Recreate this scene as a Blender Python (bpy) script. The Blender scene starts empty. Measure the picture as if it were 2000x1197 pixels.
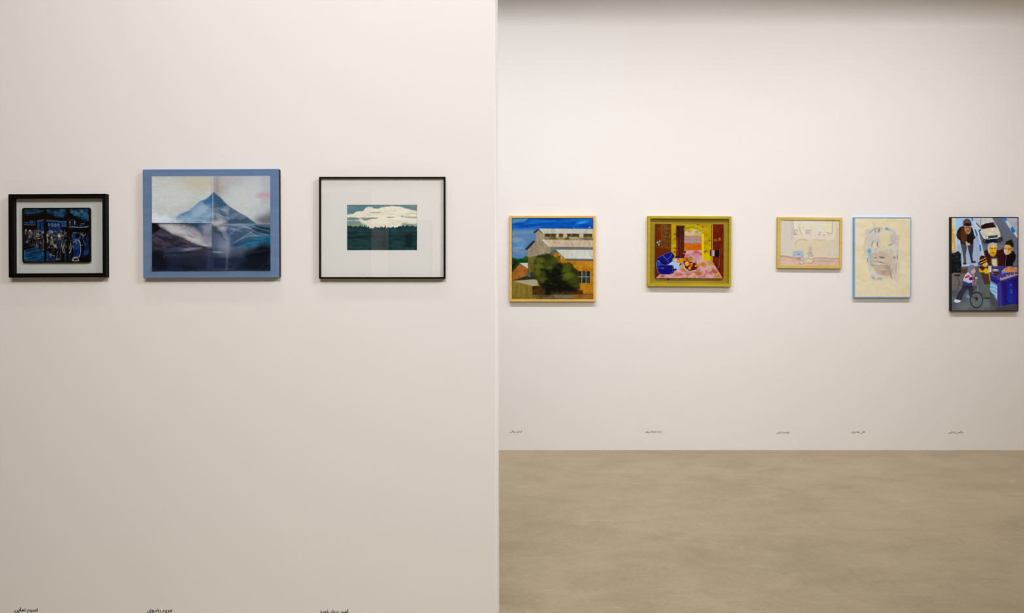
import bpy, bmesh, math
import numpy as np
from mathutils import Vector, Matrix

# ---------------------------------------------------------------- camera, world, lights, exposure
scene = bpy.context.scene
col = scene.collection
F = 1781.0                 # focal length in pixels of the 2000 x 1197 frame
PX, PY = 1020.0, 510.0     # principal point (a slightly shifted lens)
EYE = 1.45                 # camera height
D_BACK, D_PART = 7.0, 3.42 # distance of the far wall and of the near partition face

cam_d = bpy.data.cameras.new('camera'); cam = bpy.data.objects.new('camera', cam_d); col.objects.link(cam)
cam.location = (0, 0, EYE); cam.rotation_euler = (math.radians(90), 0, 0)
cam_d.sensor_width = 36.0; cam_d.lens = F / 2000.0 * 36.0
cam_d.shift_x = (1000.0 - PX) / 2000.0; cam_d.shift_y = (PY - 598.5) / 2000.0
cam_d.clip_start = 0.05; cam_d.clip_end = 60
scene.camera = cam

world = bpy.data.worlds.new('gallery_world'); scene.world = world; world.use_nodes = True
world.node_tree.nodes['Background'].inputs[0].default_value = (1.0, 0.96, 0.9, 1)
world.node_tree.nodes['Background'].inputs[1].default_value = 0.0

def area(name, loc, target, sx, sy, power, color, spread):
    d = bpy.data.lights.new(name, 'AREA'); d.shape = 'RECTANGLE'; d.size = sx; d.size_y = sy
    d.energy = power; d.color = color; d.spread = math.radians(spread)
    o = bpy.data.objects.new(name, d); col.objects.link(o); o.location = loc
    o.rotation_euler = (Vector(target) - Vector(loc)).to_track_quat('-Z', 'Y').to_euler()
    return o
# unseen ceiling washers over the far wall and partition, then added fill lamps
area('washer_far_wall_a', (-0.8, 4.7, 3.92), (-0.8, 7.0, 1.0), 3.2, 0.18, 37.5, (1.0, 0.99, 1.0), 112)
area('washer_far_wall_b', (2.7, 4.7, 3.92), (2.7, 7.0, 1.0), 2.8, 0.18, 28.5, (1.0, 0.98, 0.98), 112)
area('washer_partition_a', (-0.7, -0.3, 3.93), (-0.9, 3.42, 1.45), 2.0, 0.9, 88, (1.0, 0.95, 0.895), 130)
area('washer_partition_b', (2.6, 0.9, 3.93), (0.0, 3.42, 1.5), 1.4, 1.2, 76, (0.94, 0.975, 1.0), 120)
area('washer_partition_c', (-0.7, 2.72, 3.93), (-0.7, 3.42, 1.6), 1.8, 0.12, 5, (1.0, 0.97, 0.95), 100)
area('fill_rear_wall', (-0.6, -1.8, 3.92), (-0.9, -4.0, 1.4), 3.0, 0.3, 38, (1.0, 0.74, 0.54), 120)  # added lamp, brightens the rear wall mirrored in the glass
area('fill_partition_end', (3.7, 3.64, 3.9), (-0.1, 3.64, 1.3), 0.12, 0.5, 9.5, (1.0, 0.97, 0.94), 52)  # added lamp, only there to brighten the partition's end face
area('fill_ceiling_far', (1.3, 3.95, 3.95), (1.3, 3.95, 0), 1.2, 0.6, 9, (1.0, 0.93, 0.84), 160)  # added fill, lifts the partition end and the near floor

vs = scene.view_settings
scene.display_settings.display_device = 'sRGB'
vs.view_transform = 'Standard'; vs.look = 'None'; vs.gamma = 1.0; vs.use_curve_mapping = False; vs.exposure = 0.0

# ---------------------------------------------------------------- painter
# Each picture surface is a fine mesh grid coloured per vertex by brush shapes.
def vnoise(X, Y, sx, sy, seed, octv=3):
    rng = np.random.RandomState(seed)
    out = np.zeros(X.shape); amp = 1.0; tot = 0.0
    for o in range(octv):
        L = rng.rand(64, 64)
        u = X / sx + 13.7 * o; v = Y / sy + 7.3 * o
        iu = np.floor(u).astype(int); iv = np.floor(v).astype(int)
        fu = u - iu; fv = v - iv
        fu = fu * fu * (3 - 2 * fu); fv = fv * fv * (3 - 2 * fv)
        a = L[iv % 64, iu % 64]; b = L[iv % 64, (iu + 1) % 64]
        c = L[(iv + 1) % 64, iu % 64]; d = L[(iv + 1) % 64, (iu + 1) % 64]
        out += amp * ((a * (1 - fu) + b * fu) * (1 - fv) + (c * (1 - fu) + d * fu) * fv)
        tot += amp; amp *= 0.55; sx /= 2.0; sy /= 2.0
    return out / tot

def sstep(a, b, x):
    t = np.clip((x - a) / (b - a), 0, 1)
    return t * t * (3 - 2 * t)

def crom(pts, closed=True, n=6):
    P = np.array(pts, float); m = len(P); out = []
    rng_ = range(m) if closed else range(m - 1)
    for i in rng_:
        if closed:
            p0, p1, p2, p3 = P[(i - 1) % m], P[i], P[(i + 1) % m], P[(i + 2) % m]
        else:
            p0, p1, p2, p3 = P[max(i - 1, 0)], P[i], P[i + 1], P[min(i + 2, m - 1)]
        for k in range(n):
            t = k / n
            out.append(0.5 * (2 * p1 + (p2 - p0) * t + (2 * p0 - 5 * p1 + 4 * p2 - p3) * t * t
                              + (3 * p1 - p0 - 3 * p2 + p3) * t ** 3))
    if not closed: out.append(P[-1])
    return np.array(out)

class Art:
    def __init__(self, x0, y0, x1, y1, zoom, dens=1.6, base=(200, 200, 200)):
        self.box = (x0, y0, x1, y1); self.zoom = zoom
        self.W = max(8, int((x1 - x0) / zoom * dens)); self.H = max(8, int((y1 - y0) / zoom * dens))
        self.xs = np.linspace(x0, x1, self.W); self.ys = np.linspace(y0, y1, self.H)
        self.X, self.Y = np.meshgrid(self.xs, self.ys)
        self.C = np.zeros((self.H, self.W, 3)); self.C[:] = np.array(base) / 255.0
        self.seed = 1
    def sub(self, bx0, by0, bx1, by1):
        i0, i1 = np.searchsorted(self.xs, [bx0, bx1]); j0, j1 = np.searchsorted(self.ys, [by0, by1])
        return slice(max(j0 - 1, 0), j1 + 1), slice(max(i0 - 1, 0), i1 + 1)
    def put(self, sl, m, col, var=0.0, vs=(25, 25), col2=None, cut=(0.4, 0.6)):
        self.seed += 1
        X, Y = self.X[sl], self.Y[sl]
        if X.size == 0: return
        c = np.zeros(X.shape + (3,)); c[:] = np.array(col) / 255.0
        if col2 is not None:
            t = sstep(cut[0], cut[1], vnoise(X, Y, vs[0], vs[1], self.seed + 500))[..., None]
            c = c * (1 - t) + np.array(col2) / 255.0 * t
        if var:
            c = c * (1 + var * 2 * (vnoise(X, Y, vs[0], vs[1], self.seed) - 0.5))[..., None]
        m = m[..., None]
        self.C[sl] = self.C[sl] * (1 - m) + c * m
    def poly(self, pts, col, soft=4, a=1.0, sm=False, wob=0, ws=20, **k):
        P = crom(pts) if sm else np.array(pts, float)
        mg = soft + wob + 2
        sl = self.sub(P[:, 0].min() - mg, P[:, 1].min() - mg, P[:, 0].max() + mg, P[:, 1].max() + mg)
        X, Y = self.X[sl], self.Y[sl]
        if X.size == 0: return
        if wob:
            X = X + wob * 2 * (vnoise(X, Y, ws, ws, self.seed + 77) - .5)
            Y = Y + wob * 2 * (vnoise(X, Y, ws, ws, self.seed + 78) - .5)
        ins = np.zeros(X.shape, bool); d2 = np.full(X.shape, 1e9)
        n = len(P)
        for i in range(n):
            ax, ay = P[i]; bx, by = P[(i + 1) % n]
            ex, ey = bx - ax, by - ay; L = ex * ex + ey * ey + 1e-9
            if ay != by:
                cnd = (ay > Y) != (by > Y)
                ins ^= cnd & (X < (bx - ax) * (Y - ay) / (by - ay) + ax)
            t = np.clip(((X - ax) * ex + (Y - ay) * ey) / L, 0, 1)
            d2 = np.minimum(d2, (X - ax - t * ex) ** 2 + (Y - ay - t * ey) ** 2)
        d = np.sqrt(d2) * np.where(ins, 1, -1)
        self.put(sl, a * sstep(-soft, soft, d), col, **k)
    def rect(self, x0, y0, x1, y1, col, **k):
        self.poly([(x0, y0), (x1, y0), (x1, y1), (x0, y1)], col, **k)
    def ell(self, cx, cy, rx, ry, col, rot=0, soft=4, a=1.0, ring=0, wob=0, ws=20, **k):
        R = max(rx, ry) + soft + wob + ring
        sl = self.sub(cx - R, cy - R, cx + R, cy + R); X, Y = self.X[sl], self.Y[sl]
        if X.size == 0: return
        if wob:
            X = X + wob * 2 * (vnoise(X, Y, ws, ws, self.seed + 77) - .5)
            Y = Y + wob * 2 * (vnoise(X, Y, ws, ws, self.seed + 78) - .5)
        r = math.radians(rot); u = (X - cx) * math.cos(r) + (Y - cy) * math.sin(r); v = -(X - cx) * math.sin(r) + (Y - cy) * math.cos(r)
        q = np.sqrt((u / rx) ** 2 + (v / ry) ** 2); d = (1 - q) * min(rx, ry)
        if ring: d = ring / 2 - np.abs(d)
        self.put(sl, a * sstep(-soft, soft, d), col, **k)
    def line(self, pts, col, w=5, soft=3, a=1.0, sm=False, taper=False, **k):
        P = crom(pts, False) if sm else np.array(pts, float)
        mg = w + soft
        sl = self.sub(P[:, 0].min() - mg, P[:, 1].min() - mg, P[:, 0].max() + mg, P[:, 1].max() + mg)
        X, Y = self.X[sl], self.Y[sl]
        if X.size == 0: return
        best = np.full(X.shape, -1e9); n = len(P) - 1
        for i in range(n):
            ax, ay = P[i]; ex, ey = P[i + 1] - P[i]; L = ex * ex + ey * ey + 1e-9
            t = np.clip(((X - ax) * ex + (Y - ay) * ey) / L, 0, 1)
            d = np.sqrt((X - ax - t * ex) ** 2 + (Y - ay - t * ey) ** 2)
            ww = w / 2
            if taper:
                q = (i + t) / n; ww = w / 2 * np.clip(4 * q * (1 - q), 0.08, 1)
            best = np.maximum(best, ww - d)
        self.put(sl, a * sstep(-soft, soft, best), col, **k)
    def wash(self, x0, y0, x1, y1, col, a=0.5, sx=60, sy=20, soft=20, lo=0.45, hi=0.7, rot=0):
        """streaky brush wash limited to a soft box"""
        self.seed += 1
        sl = self.sub(x0 - soft, y0 - soft, x1 + soft, y1 + soft); X, Y = self.X[sl], self.Y[sl]
        if X.size == 0: return
        d = np.minimum(np.minimum(X - x0, x1 - X), np.minimum(Y - y0, y1 - Y))
        r = math.radians(rot); u = X * math.cos(r) + Y * math.sin(r); v = -X * math.sin(r) + Y * math.cos(r)
        m = a * sstep(-soft, soft, d) * sstep(lo, hi, vnoise(u + 3000, v + 3000, sx, sy, self.seed + 200, 4))
        self.put(sl, m, col)
    def strokes(self, n, x0, y0, x1, y1, cols, w=(3, 6), ln=(10, 30), ang=(-20, 20), a=(.5, 1), soft=2.5, seed=0, inside=None):
        rng = np.random.RandomState(seed)
        for i in range(n):
            x = rng.uniform(x0, x1); y = rng.uniform(y0, y1)
            c = cols[rng.randint(len(cols))]; L = rng.uniform(*ln) / 2; t = math.radians(rng.uniform(*ang))
            ww = rng.uniform(*w); al = rng.uniform(*a)
            if inside and not inside(x, y): continue
            dx, dy = math.cos(t) * L, math.sin(t) * L; b = rng.uniform(-.25, .25) * L
            self.line([(x - dx, y - dy), (x - dy * b / max(L, 1), y + dx * b / max(L, 1)), (x + dx, y + dy)], c, w=ww, soft=soft, a=al, sm=False)
    def texture(self, amp=0.04, sx=12, sy=6, seed=900):
        self.C *= (1 + amp * 2 * (vnoise(self.X, self.Y, sx, sy, seed, 3) - .5))[..., None]

def art_crowd():
    A = Art(275, 284, 1042, 905, 5.987, 1.9, base=(1, 1, 3))
    sky = [(16, 62, 92), (30, 88, 120), (70, 125, 150)]
    A.poly([(278, 288), (512, 288), (510, 300), (470, 335), (400, 340), (330, 352), (282, 345)], (12, 48, 76), soft=12, wob=14, ws=40, col2=(34, 84, 110), vs=(40, 30))
    A.wash(280, 286, 470, 325, (74, 118, 138), a=.65, sx=40, sy=20, soft=12)
    A.poly([(540, 288), (778, 288), (776, 350), (740, 395), (690, 375), (640, 372), (545, 320)], (12, 52, 84), soft=14, wob=18, ws=40, col2=(40, 92, 120), vs=(40, 30))
    A.wash(545, 286, 775, 330, (82, 128, 150), a=.7, sx=40, sy=20, soft=12); A.wash(620, 320, 750, 390, (30, 90, 130), a=.7, sx=30, sy=25, soft=12)
    A.poly([(815, 288), (1040, 288), (1040, 440), (1000, 420), (960, 395), (900, 370), (840, 350), (822, 320)], (14, 60, 94), soft=14, wob=18, ws=40, col2=(44, 104, 136), vs=(40, 34))
    A.wash(830, 286, 1038, 345, (92, 140, 158), a=.7, sx=40, sy=22, soft=12); A.wash(960, 340, 1040, 435, (30, 105, 150), a=.8, sx=30, sy=40, soft=12)
    # p1 boat and hut
    A.poly([(274, 440), (330, 440), (362, 418), (408, 424), (410, 470), (275, 466)], (22, 66, 110), soft=3, col2=(10, 26, 60), vs=(18, 18))
    A.line([(275, 468), (330, 472), (412, 470)], (150, 165, 175), w=4); A.line([(352, 452), (352, 424)], (140, 160, 190), w=4); A.line([(378, 450), (376, 424)], (140, 150, 190), w=4); A.line([(402, 452), (404, 426)], (90, 130, 150), w=4); A.line([(278, 440), (325, 442)], (110, 150, 160), w=4)
    A.poly([(438, 422), (514, 408), (514, 556), (440, 556)], (14, 72, 122), soft=3, col2=(8, 44, 104), vs=(30, 60))
    A.rect(462, 452, 480, 545, (4, 12, 52), soft=3); A.line([(438, 423), (514, 410)], (160, 185, 200), w=4); A.line([(440, 424), (440, 550)], (90, 135, 165), w=3); A.line([(482, 450), (484, 548)], (70, 130, 160), w=3)
    # p2 ship
    A.poly([(540, 414), (716, 428), (780, 428), (780, 492), (722, 494), (718, 446), (540, 434)], (28, 84, 126), soft=3, var=.2)
    A.poly([(562, 448), (720, 448), (722, 568), (640, 560), (562, 552)], (14, 62, 116), soft=6, col2=(6, 34, 90), vs=(30, 34))
    A.line([(541, 414), (640, 424), (716, 430), (780, 430)], (150, 180, 200), w=3.5); A.line([(560, 440), (720, 448)], (8, 30, 60), w=5); A.line([(722, 490), (780, 494)], (120, 150, 170), w=3)
    for (x, y, s) in ((572, 470, 8), (611, 472, 10), (648, 476, 10), (682, 474, 9)):
        A.ell(x, y, s, s * 1.5, (176, 190, 200), ring=5, soft=2.5); A.ell(x, y, 4, 6, (4, 16, 40), soft=2)
    A.line([(690, 490), (694, 560)], (80, 140, 180), w=5, a=.7)
    # p3 masts and quay
    A.line([(818, 488), (1040, 494)], (12, 24, 70), w=40, soft=14, a=.6); A.rect(838, 422, 880, 478, (8, 16, 62), soft=8, a=.9)
    A.line([(823, 420), (823, 455)], (190, 205, 205), w=5, taper=True); A.line([(817, 440), (820, 488)], (130, 165, 170), w=6); A.line([(803, 388), (805, 420)], (110, 120, 120), w=5)
    A.line([(875, 412), (877, 478)], (205, 215, 215), w=9, taper=True); A.line([(884, 442), (906, 440)], (110, 130, 130), w=4); A.line([(832, 416), (862, 412)], (120, 125, 120), w=4)
    A.line([(940, 464), (985, 458)], (170, 185, 185), w=6, taper=True); A.line([(986, 445), (987, 476)], (200, 205, 195), w=5, taper=True)
    A.line([(805, 500), (850, 494), (930, 502), (1038, 494)], (176, 186, 192), w=6); A.line([(830, 505), (940, 508), (1030, 500)], (200, 195, 200), w=4, a=.7); A.line([(935, 490), (955, 484)], (60, 110, 160), w=9)
    # p1 wet ground
    A.poly([(274, 770), (345, 752), (410, 735), (350, 700), (420, 735), (470, 765), (516, 800), (516, 905), (274, 905)], (10, 86, 126), soft=6, col2=(8, 66, 116), vs=(50, 20))
    for (p, w) in (([(272, 785), (340, 775), (430, 752), (500, 745)], 9), ([(285, 800), (370, 782), (420, 768)], 12), ([(300, 830), (380, 806), (450, 795), (505, 775)], 15), ([(285, 858), (340, 845), (390, 825)], 14), ([(310, 884), (390, 862), (450, 850)], 8), ([(420, 895), (470, 878), (516, 862)], 9), ([(275, 880), (330, 882), (360, 876)], 9)):
        A.line(p, (3, 14, 34), w=w, soft=4, taper=True)
    A.wash(275, 770, 516, 905, (30, 140, 160), a=.5, sx=70, sy=14, soft=6, rot=-15); A.line([(285, 898), (340, 886)], (90, 150, 150), w=6, taper=True); A.line([(281, 772), (284, 880)], (120, 170, 160), w=5, a=.5)
    A.poly([(540, 770), (575, 790), (560, 905), (540, 905)], (10, 74, 130), soft=6); A.rect(545, 850, 650, 900, (12, 60, 110), soft=10, a=.8); A.line([(545, 872), (556, 895), (650, 900)], (110, 150, 165), w=4, sm=True, a=.8)
    A.rect(752, 808, 778, 900, (26, 78, 108), soft=6, a=.8); A.rect(806, 800, 820, 895, (36, 92, 112), soft=6, a=.7)
    # p3 coats
    A.poly([(850, 600), (870, 570), (930, 590), (946, 660), (944, 760), (930, 850), (868, 862), (860, 760), (848, 680)], (10, 62, 126), soft=5, col2=(6, 36, 96), vs=(34, 50), sm=True)
    A.poly([(1000, 640), (1026, 590), (1040, 588), (1040, 815), (1002, 850), (960, 860), (990, 760)], (12, 70, 122), soft=7, col2=(6, 34, 92), vs=(36, 50)); A.rect(868, 700, 920, 770, (14, 82, 122), soft=12, a=.8)
    # crowd strokes
    pal = [(206, 200, 204), (176, 172, 182), (150, 160, 176), (202, 170, 160), (150, 150, 130), (120, 140, 170), (186, 184, 196), (90, 110, 150)]
    A.strokes(150, 278, 540, 512, 790, pal, w=(3, 6), ln=(12, 46), ang=(70, 110), a=(.35, .9), seed=3, inside=lambda x, y: 552 + (x - 280) * .06 < y < 672 + (x - 280) * .45)
    A.strokes(46, 282, 530, 508, 600, pal, w=(4, 8), ln=(6, 16), ang=(-60, 60), a=(.5, 1), seed=4)
    for (x, y) in ((300, 532), (348, 540), (438, 578), (500, 560)): A.ell(x, y, 12, 13, (190, 180, 178), soft=5, a=.85); 
    A.ell(346, 541, 13, 11, (220, 176, 170), soft=4); A.ell(440, 578, 20, 14, (150, 146, 130), soft=5); A.line([(415, 600), (432, 612), (462, 600)], (206, 178, 180), w=7, sm=True); A.line([(438, 635), (470, 630)], (216, 170, 176), w=9)
    A.ell(316, 680, 14, 11, (140, 150, 180), soft=6, a=.8)
    A.strokes(170, 542, 545, 778, 760, pal, w=(3, 6.5), ln=(8, 34), ang=(40, 140), a=(.3, .9), seed=7)
    A.strokes(60, 542, 535, 778, 610, pal, w=(4, 8), ln=(8, 18), ang=(-60, 60), a=(.35, .85), seed=8)
    A.ell(596, 555, 28, 16, (158, 158, 184), soft=8, a=.8); A.ell(551, 596, 13, 17, (206, 160, 140), soft=5); A.line([(553, 625), (556, 680)], (186, 196, 130), w=9)
    A.poly([(672, 606), (686, 572), (704, 590), (716, 622), (694, 626)], (198, 196, 168), soft=5); A.line([(672, 628), (712, 626)], (60, 20, 20), w=6); A.ell(693, 645, 20, 26, (120, 124, 150), soft=7)
    A.ell(604, 628, 14, 18, (180, 178, 176), soft=6); A.ell(607, 675, 22, 26, (150, 150, 150), soft=9, a=.8); A.line([(588, 690), (600, 705), (622, 700)], (190, 188, 186), w=5, sm=True)
    A.ell(645, 722, 14, 22, (206, 176, 130), soft=7, a=.9); A.rect(676, 650, 712, 790, (20, 30, 62), soft=8, a=.7); A.line([(692, 640), (692, 760)], (110, 130, 170), w=6, a=.7)
    A.line([(724, 680), (722, 730), (740, 796), (762, 800)], (214, 204, 192), w=6, sm=True); A.line([(752, 690), (744, 740), (756, 790)], (196, 170, 160), w=7, sm=True); A.line([(540, 742), (780, 748)], (110, 120, 160), w=4, a=.5)
    A.rect(668, 790, 712, 860, (16, 24, 40), soft=8, a=.8); A.line([(672, 790), (666, 840), (660, 890)], (170, 172, 170), w=5, sm=True); A.line([(708, 790), (706, 860)], (150, 150, 150), w=4)
    A.ell(680, 880, 30, 12, (140, 160, 180), soft=8, a=.8); A.ell(588, 822, 18, 12, (150, 150, 166), soft=6, a=.8); A.line([(580, 830), (642, 842)], (200, 200, 206), w=5); A.strokes(26, 565, 770, 640, 850, pal, w=(3, 5), ln=(8, 26), ang=(60, 120), a=(.3, .7), seed=11)
    A.strokes(70, 806, 565, 1010, 690, pal, w=(3, 6), ln=(8, 26), ang=(20, 160), a=(.3, .85), seed=13); A.strokes(30, 806, 700, 840, 800, pal, w=(3, 6), ln=(10, 30), ang=(70, 110), a=(.3, .7), seed=14)
    A.ell(905, 600, 26, 30, (2, 4, 8), soft=6); A.line([(850, 570), (880, 562), (926, 575)], (150, 160, 150), w=4, sm=True); A.line([(945, 580), (990, 600), (1004, 575)], (160, 170, 170), w=5, sm=True); A.ell(895, 652, 22, 14, (110, 150, 170), soft=8, a=.9)
    A.line([(862, 680), (880, 668), (892, 682), (894, 706)], (206, 210, 206), w=6, sm=True); A.line([(922, 650), (938, 690), (946, 760), (940, 820), (928, 850)], (206, 206, 198), w=7, sm=True); A.line([(826, 690), (834, 750), (822, 790), (812, 806)], (180, 186, 176), w=8, sm=True); A.line([(850, 720), (860, 748)], (196, 186, 176), w=6)
    A.rect(950, 640, 990, 760, (2, 4, 10), soft=10, a=.9); A.line([(952, 715), (972, 712)], (196, 190, 206), w=8, taper=True); A.line([(970, 650), (992, 690)], (130, 140, 160), w=6, taper=True); A.line([(985, 690), (996, 705)], (150, 146, 156), w=6)
    A.poly([(842, 896), (850, 868), (880, 852), (912, 862), (926, 898), (880, 904)], (190, 182, 174), soft=5, sm=True); A.ell(888, 882, 28, 13, (14, 8, 10), soft=4); A.line([(848, 860), (930, 852)], (160, 160, 176), w=5)
    A.poly([(1042, 820), (1042, 905), (930, 905), (955, 875)], (1, 1, 3), soft=10)
    A.rect(514, 284, 540, 905, (1, 1, 3), soft=3); A.rect(780, 284, 803, 905, (1, 1, 4), soft=3)
    return _crowd_finish(A)

def _crowd_finish(A):
    A.C = np.clip(A.C, 0, 1) ** 1.16 * .86
    A.texture(.35, 16, 16, 77)
    return A

def art_mountain():
    A = Art(157, 142, 1285, 1040, 4.887, 1.6, base=(176, 180, 178))
    X, Y = A.X, A.Y
    A.wash(157, 142, 738, 590, (196, 198, 197), a=.8, sx=200, sy=120, soft=30, lo=.3, hi=.7); A.wash(157, 142, 738, 460, (170, 178, 176), a=.6, sx=220, sy=120, soft=30)
    A.ell(600, 215, 170, 90, (188, 176, 152), soft=70, a=.75); A.ell(350, 330, 200, 110, (198, 196, 193), soft=80, a=.8); A.ell(280, 200, 120, 60, (196, 190, 184), soft=40, a=.5)
    A.rect(738, 142, 1285, 600, (176, 176, 180), soft=2, a=.8); A.ell(1000, 420, 200, 160, (188, 190, 186), soft=90, a=.9); A.ell(800, 240, 60, 90, (160, 148, 128), soft=40, a=.6); A.ell(900, 190, 150, 50, (172, 166, 172), soft=40, a=.7); A.ell(1120, 300, 150, 120, (190, 190, 190), soft=70, a=.7)
    A.rect(1195, 142, 1285, 480, (162, 164, 174), soft=20, a=.5); A.ell(1235, 328, 75, 26, (186, 142, 158), soft=22, a=.75); A.ell(1250, 555, 95, 60, (92, 98, 102), soft=40, a=.95); A.ell(1265, 540, 40, 70, (112, 104, 108), soft=26, a=.6); A.ell(1190, 470, 90, 60, (176, 182, 182), soft=40, a=.7)
    # mountain
    A.poly([(750, 296), (690, 345), (612, 384), (560, 425), (515, 468), (430, 496), (385, 535), (376, 590), (738, 590), (739, 300)], (88, 122, 152), soft=7, wob=6, ws=30, col2=(112, 140, 166), vs=(60, 40))
    A.poly([(748, 296), (800, 338), (880, 418), (960, 474), (1060, 530), (1128, 580), (1160, 600), (738, 600), (738, 305)], (96, 112, 130), soft=6, wob=5, ws=26, col2=(70, 92, 116), vs=(60, 30))
    A.poly([(748, 298), (690, 350), (640, 382), (655, 420), (720, 440), (738, 480), (738, 300)], (52, 96, 136), soft=14, wob=14, ws=40); A.poly([(750, 300), (740, 300), (740, 440), (800, 440), (870, 420), (800, 345)], (46, 82, 116), soft=10, wob=10)
    A.ell(620, 470, 100, 40, (164, 178, 196), soft=36, a=.75, rot=-28, wob=20, ws=50); A.ell(690, 520, 80, 34, (160, 172, 190), soft=30, a=.7, rot=-30); A.ell(500, 555, 130, 30, (150, 172, 192), soft=28, a=.7)
    A.wash(470, 500, 736, 582, (70, 104, 138), a=.5, sx=120, sy=14, soft=26, rot=8); A.wash(752, 450, 880, 570, (158, 166, 176), a=.7, sx=90, sy=20, soft=22, rot=38); A.wash(870, 510, 960, 580, (150, 160, 170), a=.6, sx=90, sy=16, soft=18, rot=34); A.wash(770, 540, 1040, 592, (44, 66, 88), a=.6, sx=140, sy=16, soft=18, rot=20)
    A.poly([(830, 598), (900, 552), (1000, 556), (1060, 545), (1160, 600)], (42, 66, 88), soft=14, a=.7, wob=10); A.ell(800, 580, 60, 22, (178, 168, 170), soft=18, a=.9)
    for (x, y, r) in ((180, 520, 34), (225, 545, 40), (280, 545, 38), (195, 560, 44), (310, 570, 34), (260, 572, 50)): A.ell(x, y, r, r * .8, (206, 212, 222), soft=14, a=.8, wob=6)
    A.ell(350, 572, 90, 18, (192, 202, 216), soft=14, a=.8)
    # lower left
    A.poly([(157, 586), (738, 584), (738, 1042), (157, 1042)], (34, 36, 50), soft=2, col2=(50, 46, 60), vs=(120, 50))
    A.poly([(400, 588), (738, 586), (738, 700), (640, 690), (560, 640)], (70, 84, 100), soft=20, wob=16, ws=50, col2=(96, 84, 98), vs=(60, 40)); A.ell(600, 610, 80, 22, (26, 62, 82), soft=16, a=.85); A.ell(680, 640, 70, 50, (132, 140, 154), soft=30, a=.9, wob=16); A.ell(620, 650, 30, 26, (60, 84, 110), soft=16, a=.7)
    A.poly([(195, 590), (400, 588), (470, 600), (560, 640), (640, 700), (738, 720), (738, 826), (690, 812), (600, 795), (500, 755), (400, 712), (300, 660), (235, 630)], (146, 142, 148), soft=22, wob=22, ws=50, col2=(172, 168, 170), vs=(70, 50))
    A.ell(350, 640, 90, 34, (186, 182, 180), soft=24, a=.85, rot=22, wob=12); A.ell(550, 745, 90, 26, (190, 186, 182), soft=22, a=.8, rot=18, wob=12); A.ell(460, 680, 70, 26, (182, 178, 180), soft=20, a=.7, rot=25, wob=12); A.ell(690, 720, 60, 60, (122, 124, 142), soft=34, a=.8); A.ell(660, 800, 70, 12, (188, 186, 190), soft=10, a=.8, rot=12); A.ell(440, 605, 60, 14, (110, 90, 98), soft=12, a=.6)
    A.poly([(157, 588), (190, 592), (250, 650), (330, 690), (430, 740), (520, 785), (600, 806), (520, 830), (157, 860)], (36, 34, 46), soft=12, wob=8, ws=40, col2=(58, 52, 68), vs=(90, 30)); A.poly([(157, 586), (196, 592), (240, 640), (200, 670), (157, 690)], (10, 12, 16), soft=12)
    A.wash(160, 690, 560, 840, (88, 78, 98), a=.5, sx=140, sy=16, soft=20, rot=24); A.wash(270, 820, 738, 900, (70, 84, 108), a=.75, sx=160, sy=16, soft=18); A.ell(510, 838, 110, 13, (142, 150, 166), soft=10, a=.7, rot=-5); A.ell(380, 850, 70, 20, (36, 52, 78), soft=14, a=.7)
    A.wash(540, 850, 738, 940, (78, 52, 78), a=.7, sx=90, sy=20, soft=24)
    A.poly([(157, 840), (240, 880), (300, 940), (420, 985), (560, 1042), (157, 1042)], (4, 6, 12), soft=46, wob=20, ws=80); A.wash(300, 940, 738, 1040, (34, 48, 84), a=.8, sx=160, sy=24, soft=24, lo=.35, hi=.65)
    # lower right
    A.poly([(738, 600), (1285, 598), (1285, 1042), (738, 1042)], (82, 98, 122), soft=2, col2=(58, 78, 104), vs=(160, 60))
    A.poly([(740, 602), (900, 600), (870, 700), (880, 800), (738, 860)], (112, 120, 140), soft=30, wob=24, ws=60, col2=(80, 90, 112), vs=(70, 70)); A.poly([(738, 620), (790, 640), (830, 690), (850, 760), (800, 700), (738, 670)], (54, 64, 78), soft=18, wob=12); A.ell(830, 640, 40, 22, (172, 164, 168), soft=20, a=.9, rot=-10); A.ell(770, 596, 50, 16, (196, 184, 182), soft=14, a=.9)
    A.wash(900, 605, 1285, 720, (146, 164, 182), a=.6, sx=170, sy=18, soft=20, rot=10); A.poly([(1100, 640), (1180, 625), (1285, 628), (1285, 705), (1200, 690)], (30, 56, 78), soft=14, wob=12, ws=40)
    for p in ([(1030, 620), (1120, 660), (1200, 690), (1285, 706)], [(1080, 610), (1180, 640), (1285, 672)], [(920, 790), (1000, 740), (1080, 690), (1120, 665)], [(1060, 660), (1140, 705), (1200, 716)], [(900, 700), (960, 650), (1040, 630)], [(1000, 745), (1080, 715), (1160, 712)]): A.line(p, (150, 168, 188), w=7, soft=9, a=.65, sm=True, taper=True)
    A.line([(1130, 612), (1200, 640), (1285, 652)], (16, 36, 54), w=12, soft=8, sm=True, a=.8, taper=True); A.line([(1110, 650), (1190, 680), (1285, 692)], (18, 40, 58), w=10, soft=8, sm=True, a=.8, taper=True)
    A.poly([(1000, 790), (1100, 740), (1180, 720), (1285, 705), (1285, 800), (1150, 830), (1020, 820)], (18, 78, 108), soft=20, wob=14, ws=50, col2=(40, 96, 124), vs=(60, 20)); A.poly([(860, 800), (980, 780), (1020, 800), (900, 830)], (44, 72, 106), soft=16); A.line([(900, 770), (930, 800), (1000, 790)], (30, 60, 96), w=20, soft=14, a=.7, sm=True)
    A.rect(738, 830, 1285, 1042, (44, 56, 80), soft=26, a=.9, col2=(56, 66, 86), vs=(120, 30), wob=14, ws=60); A.ell(850, 850, 60, 110, (132, 140, 154), soft=50, a=.7); A.ell(790, 868, 60, 10, (170, 172, 176), soft=8, a=.7, rot=4); A.ell(960, 870, 110, 30, (96, 104, 120), soft=30, a=.6)
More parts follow.
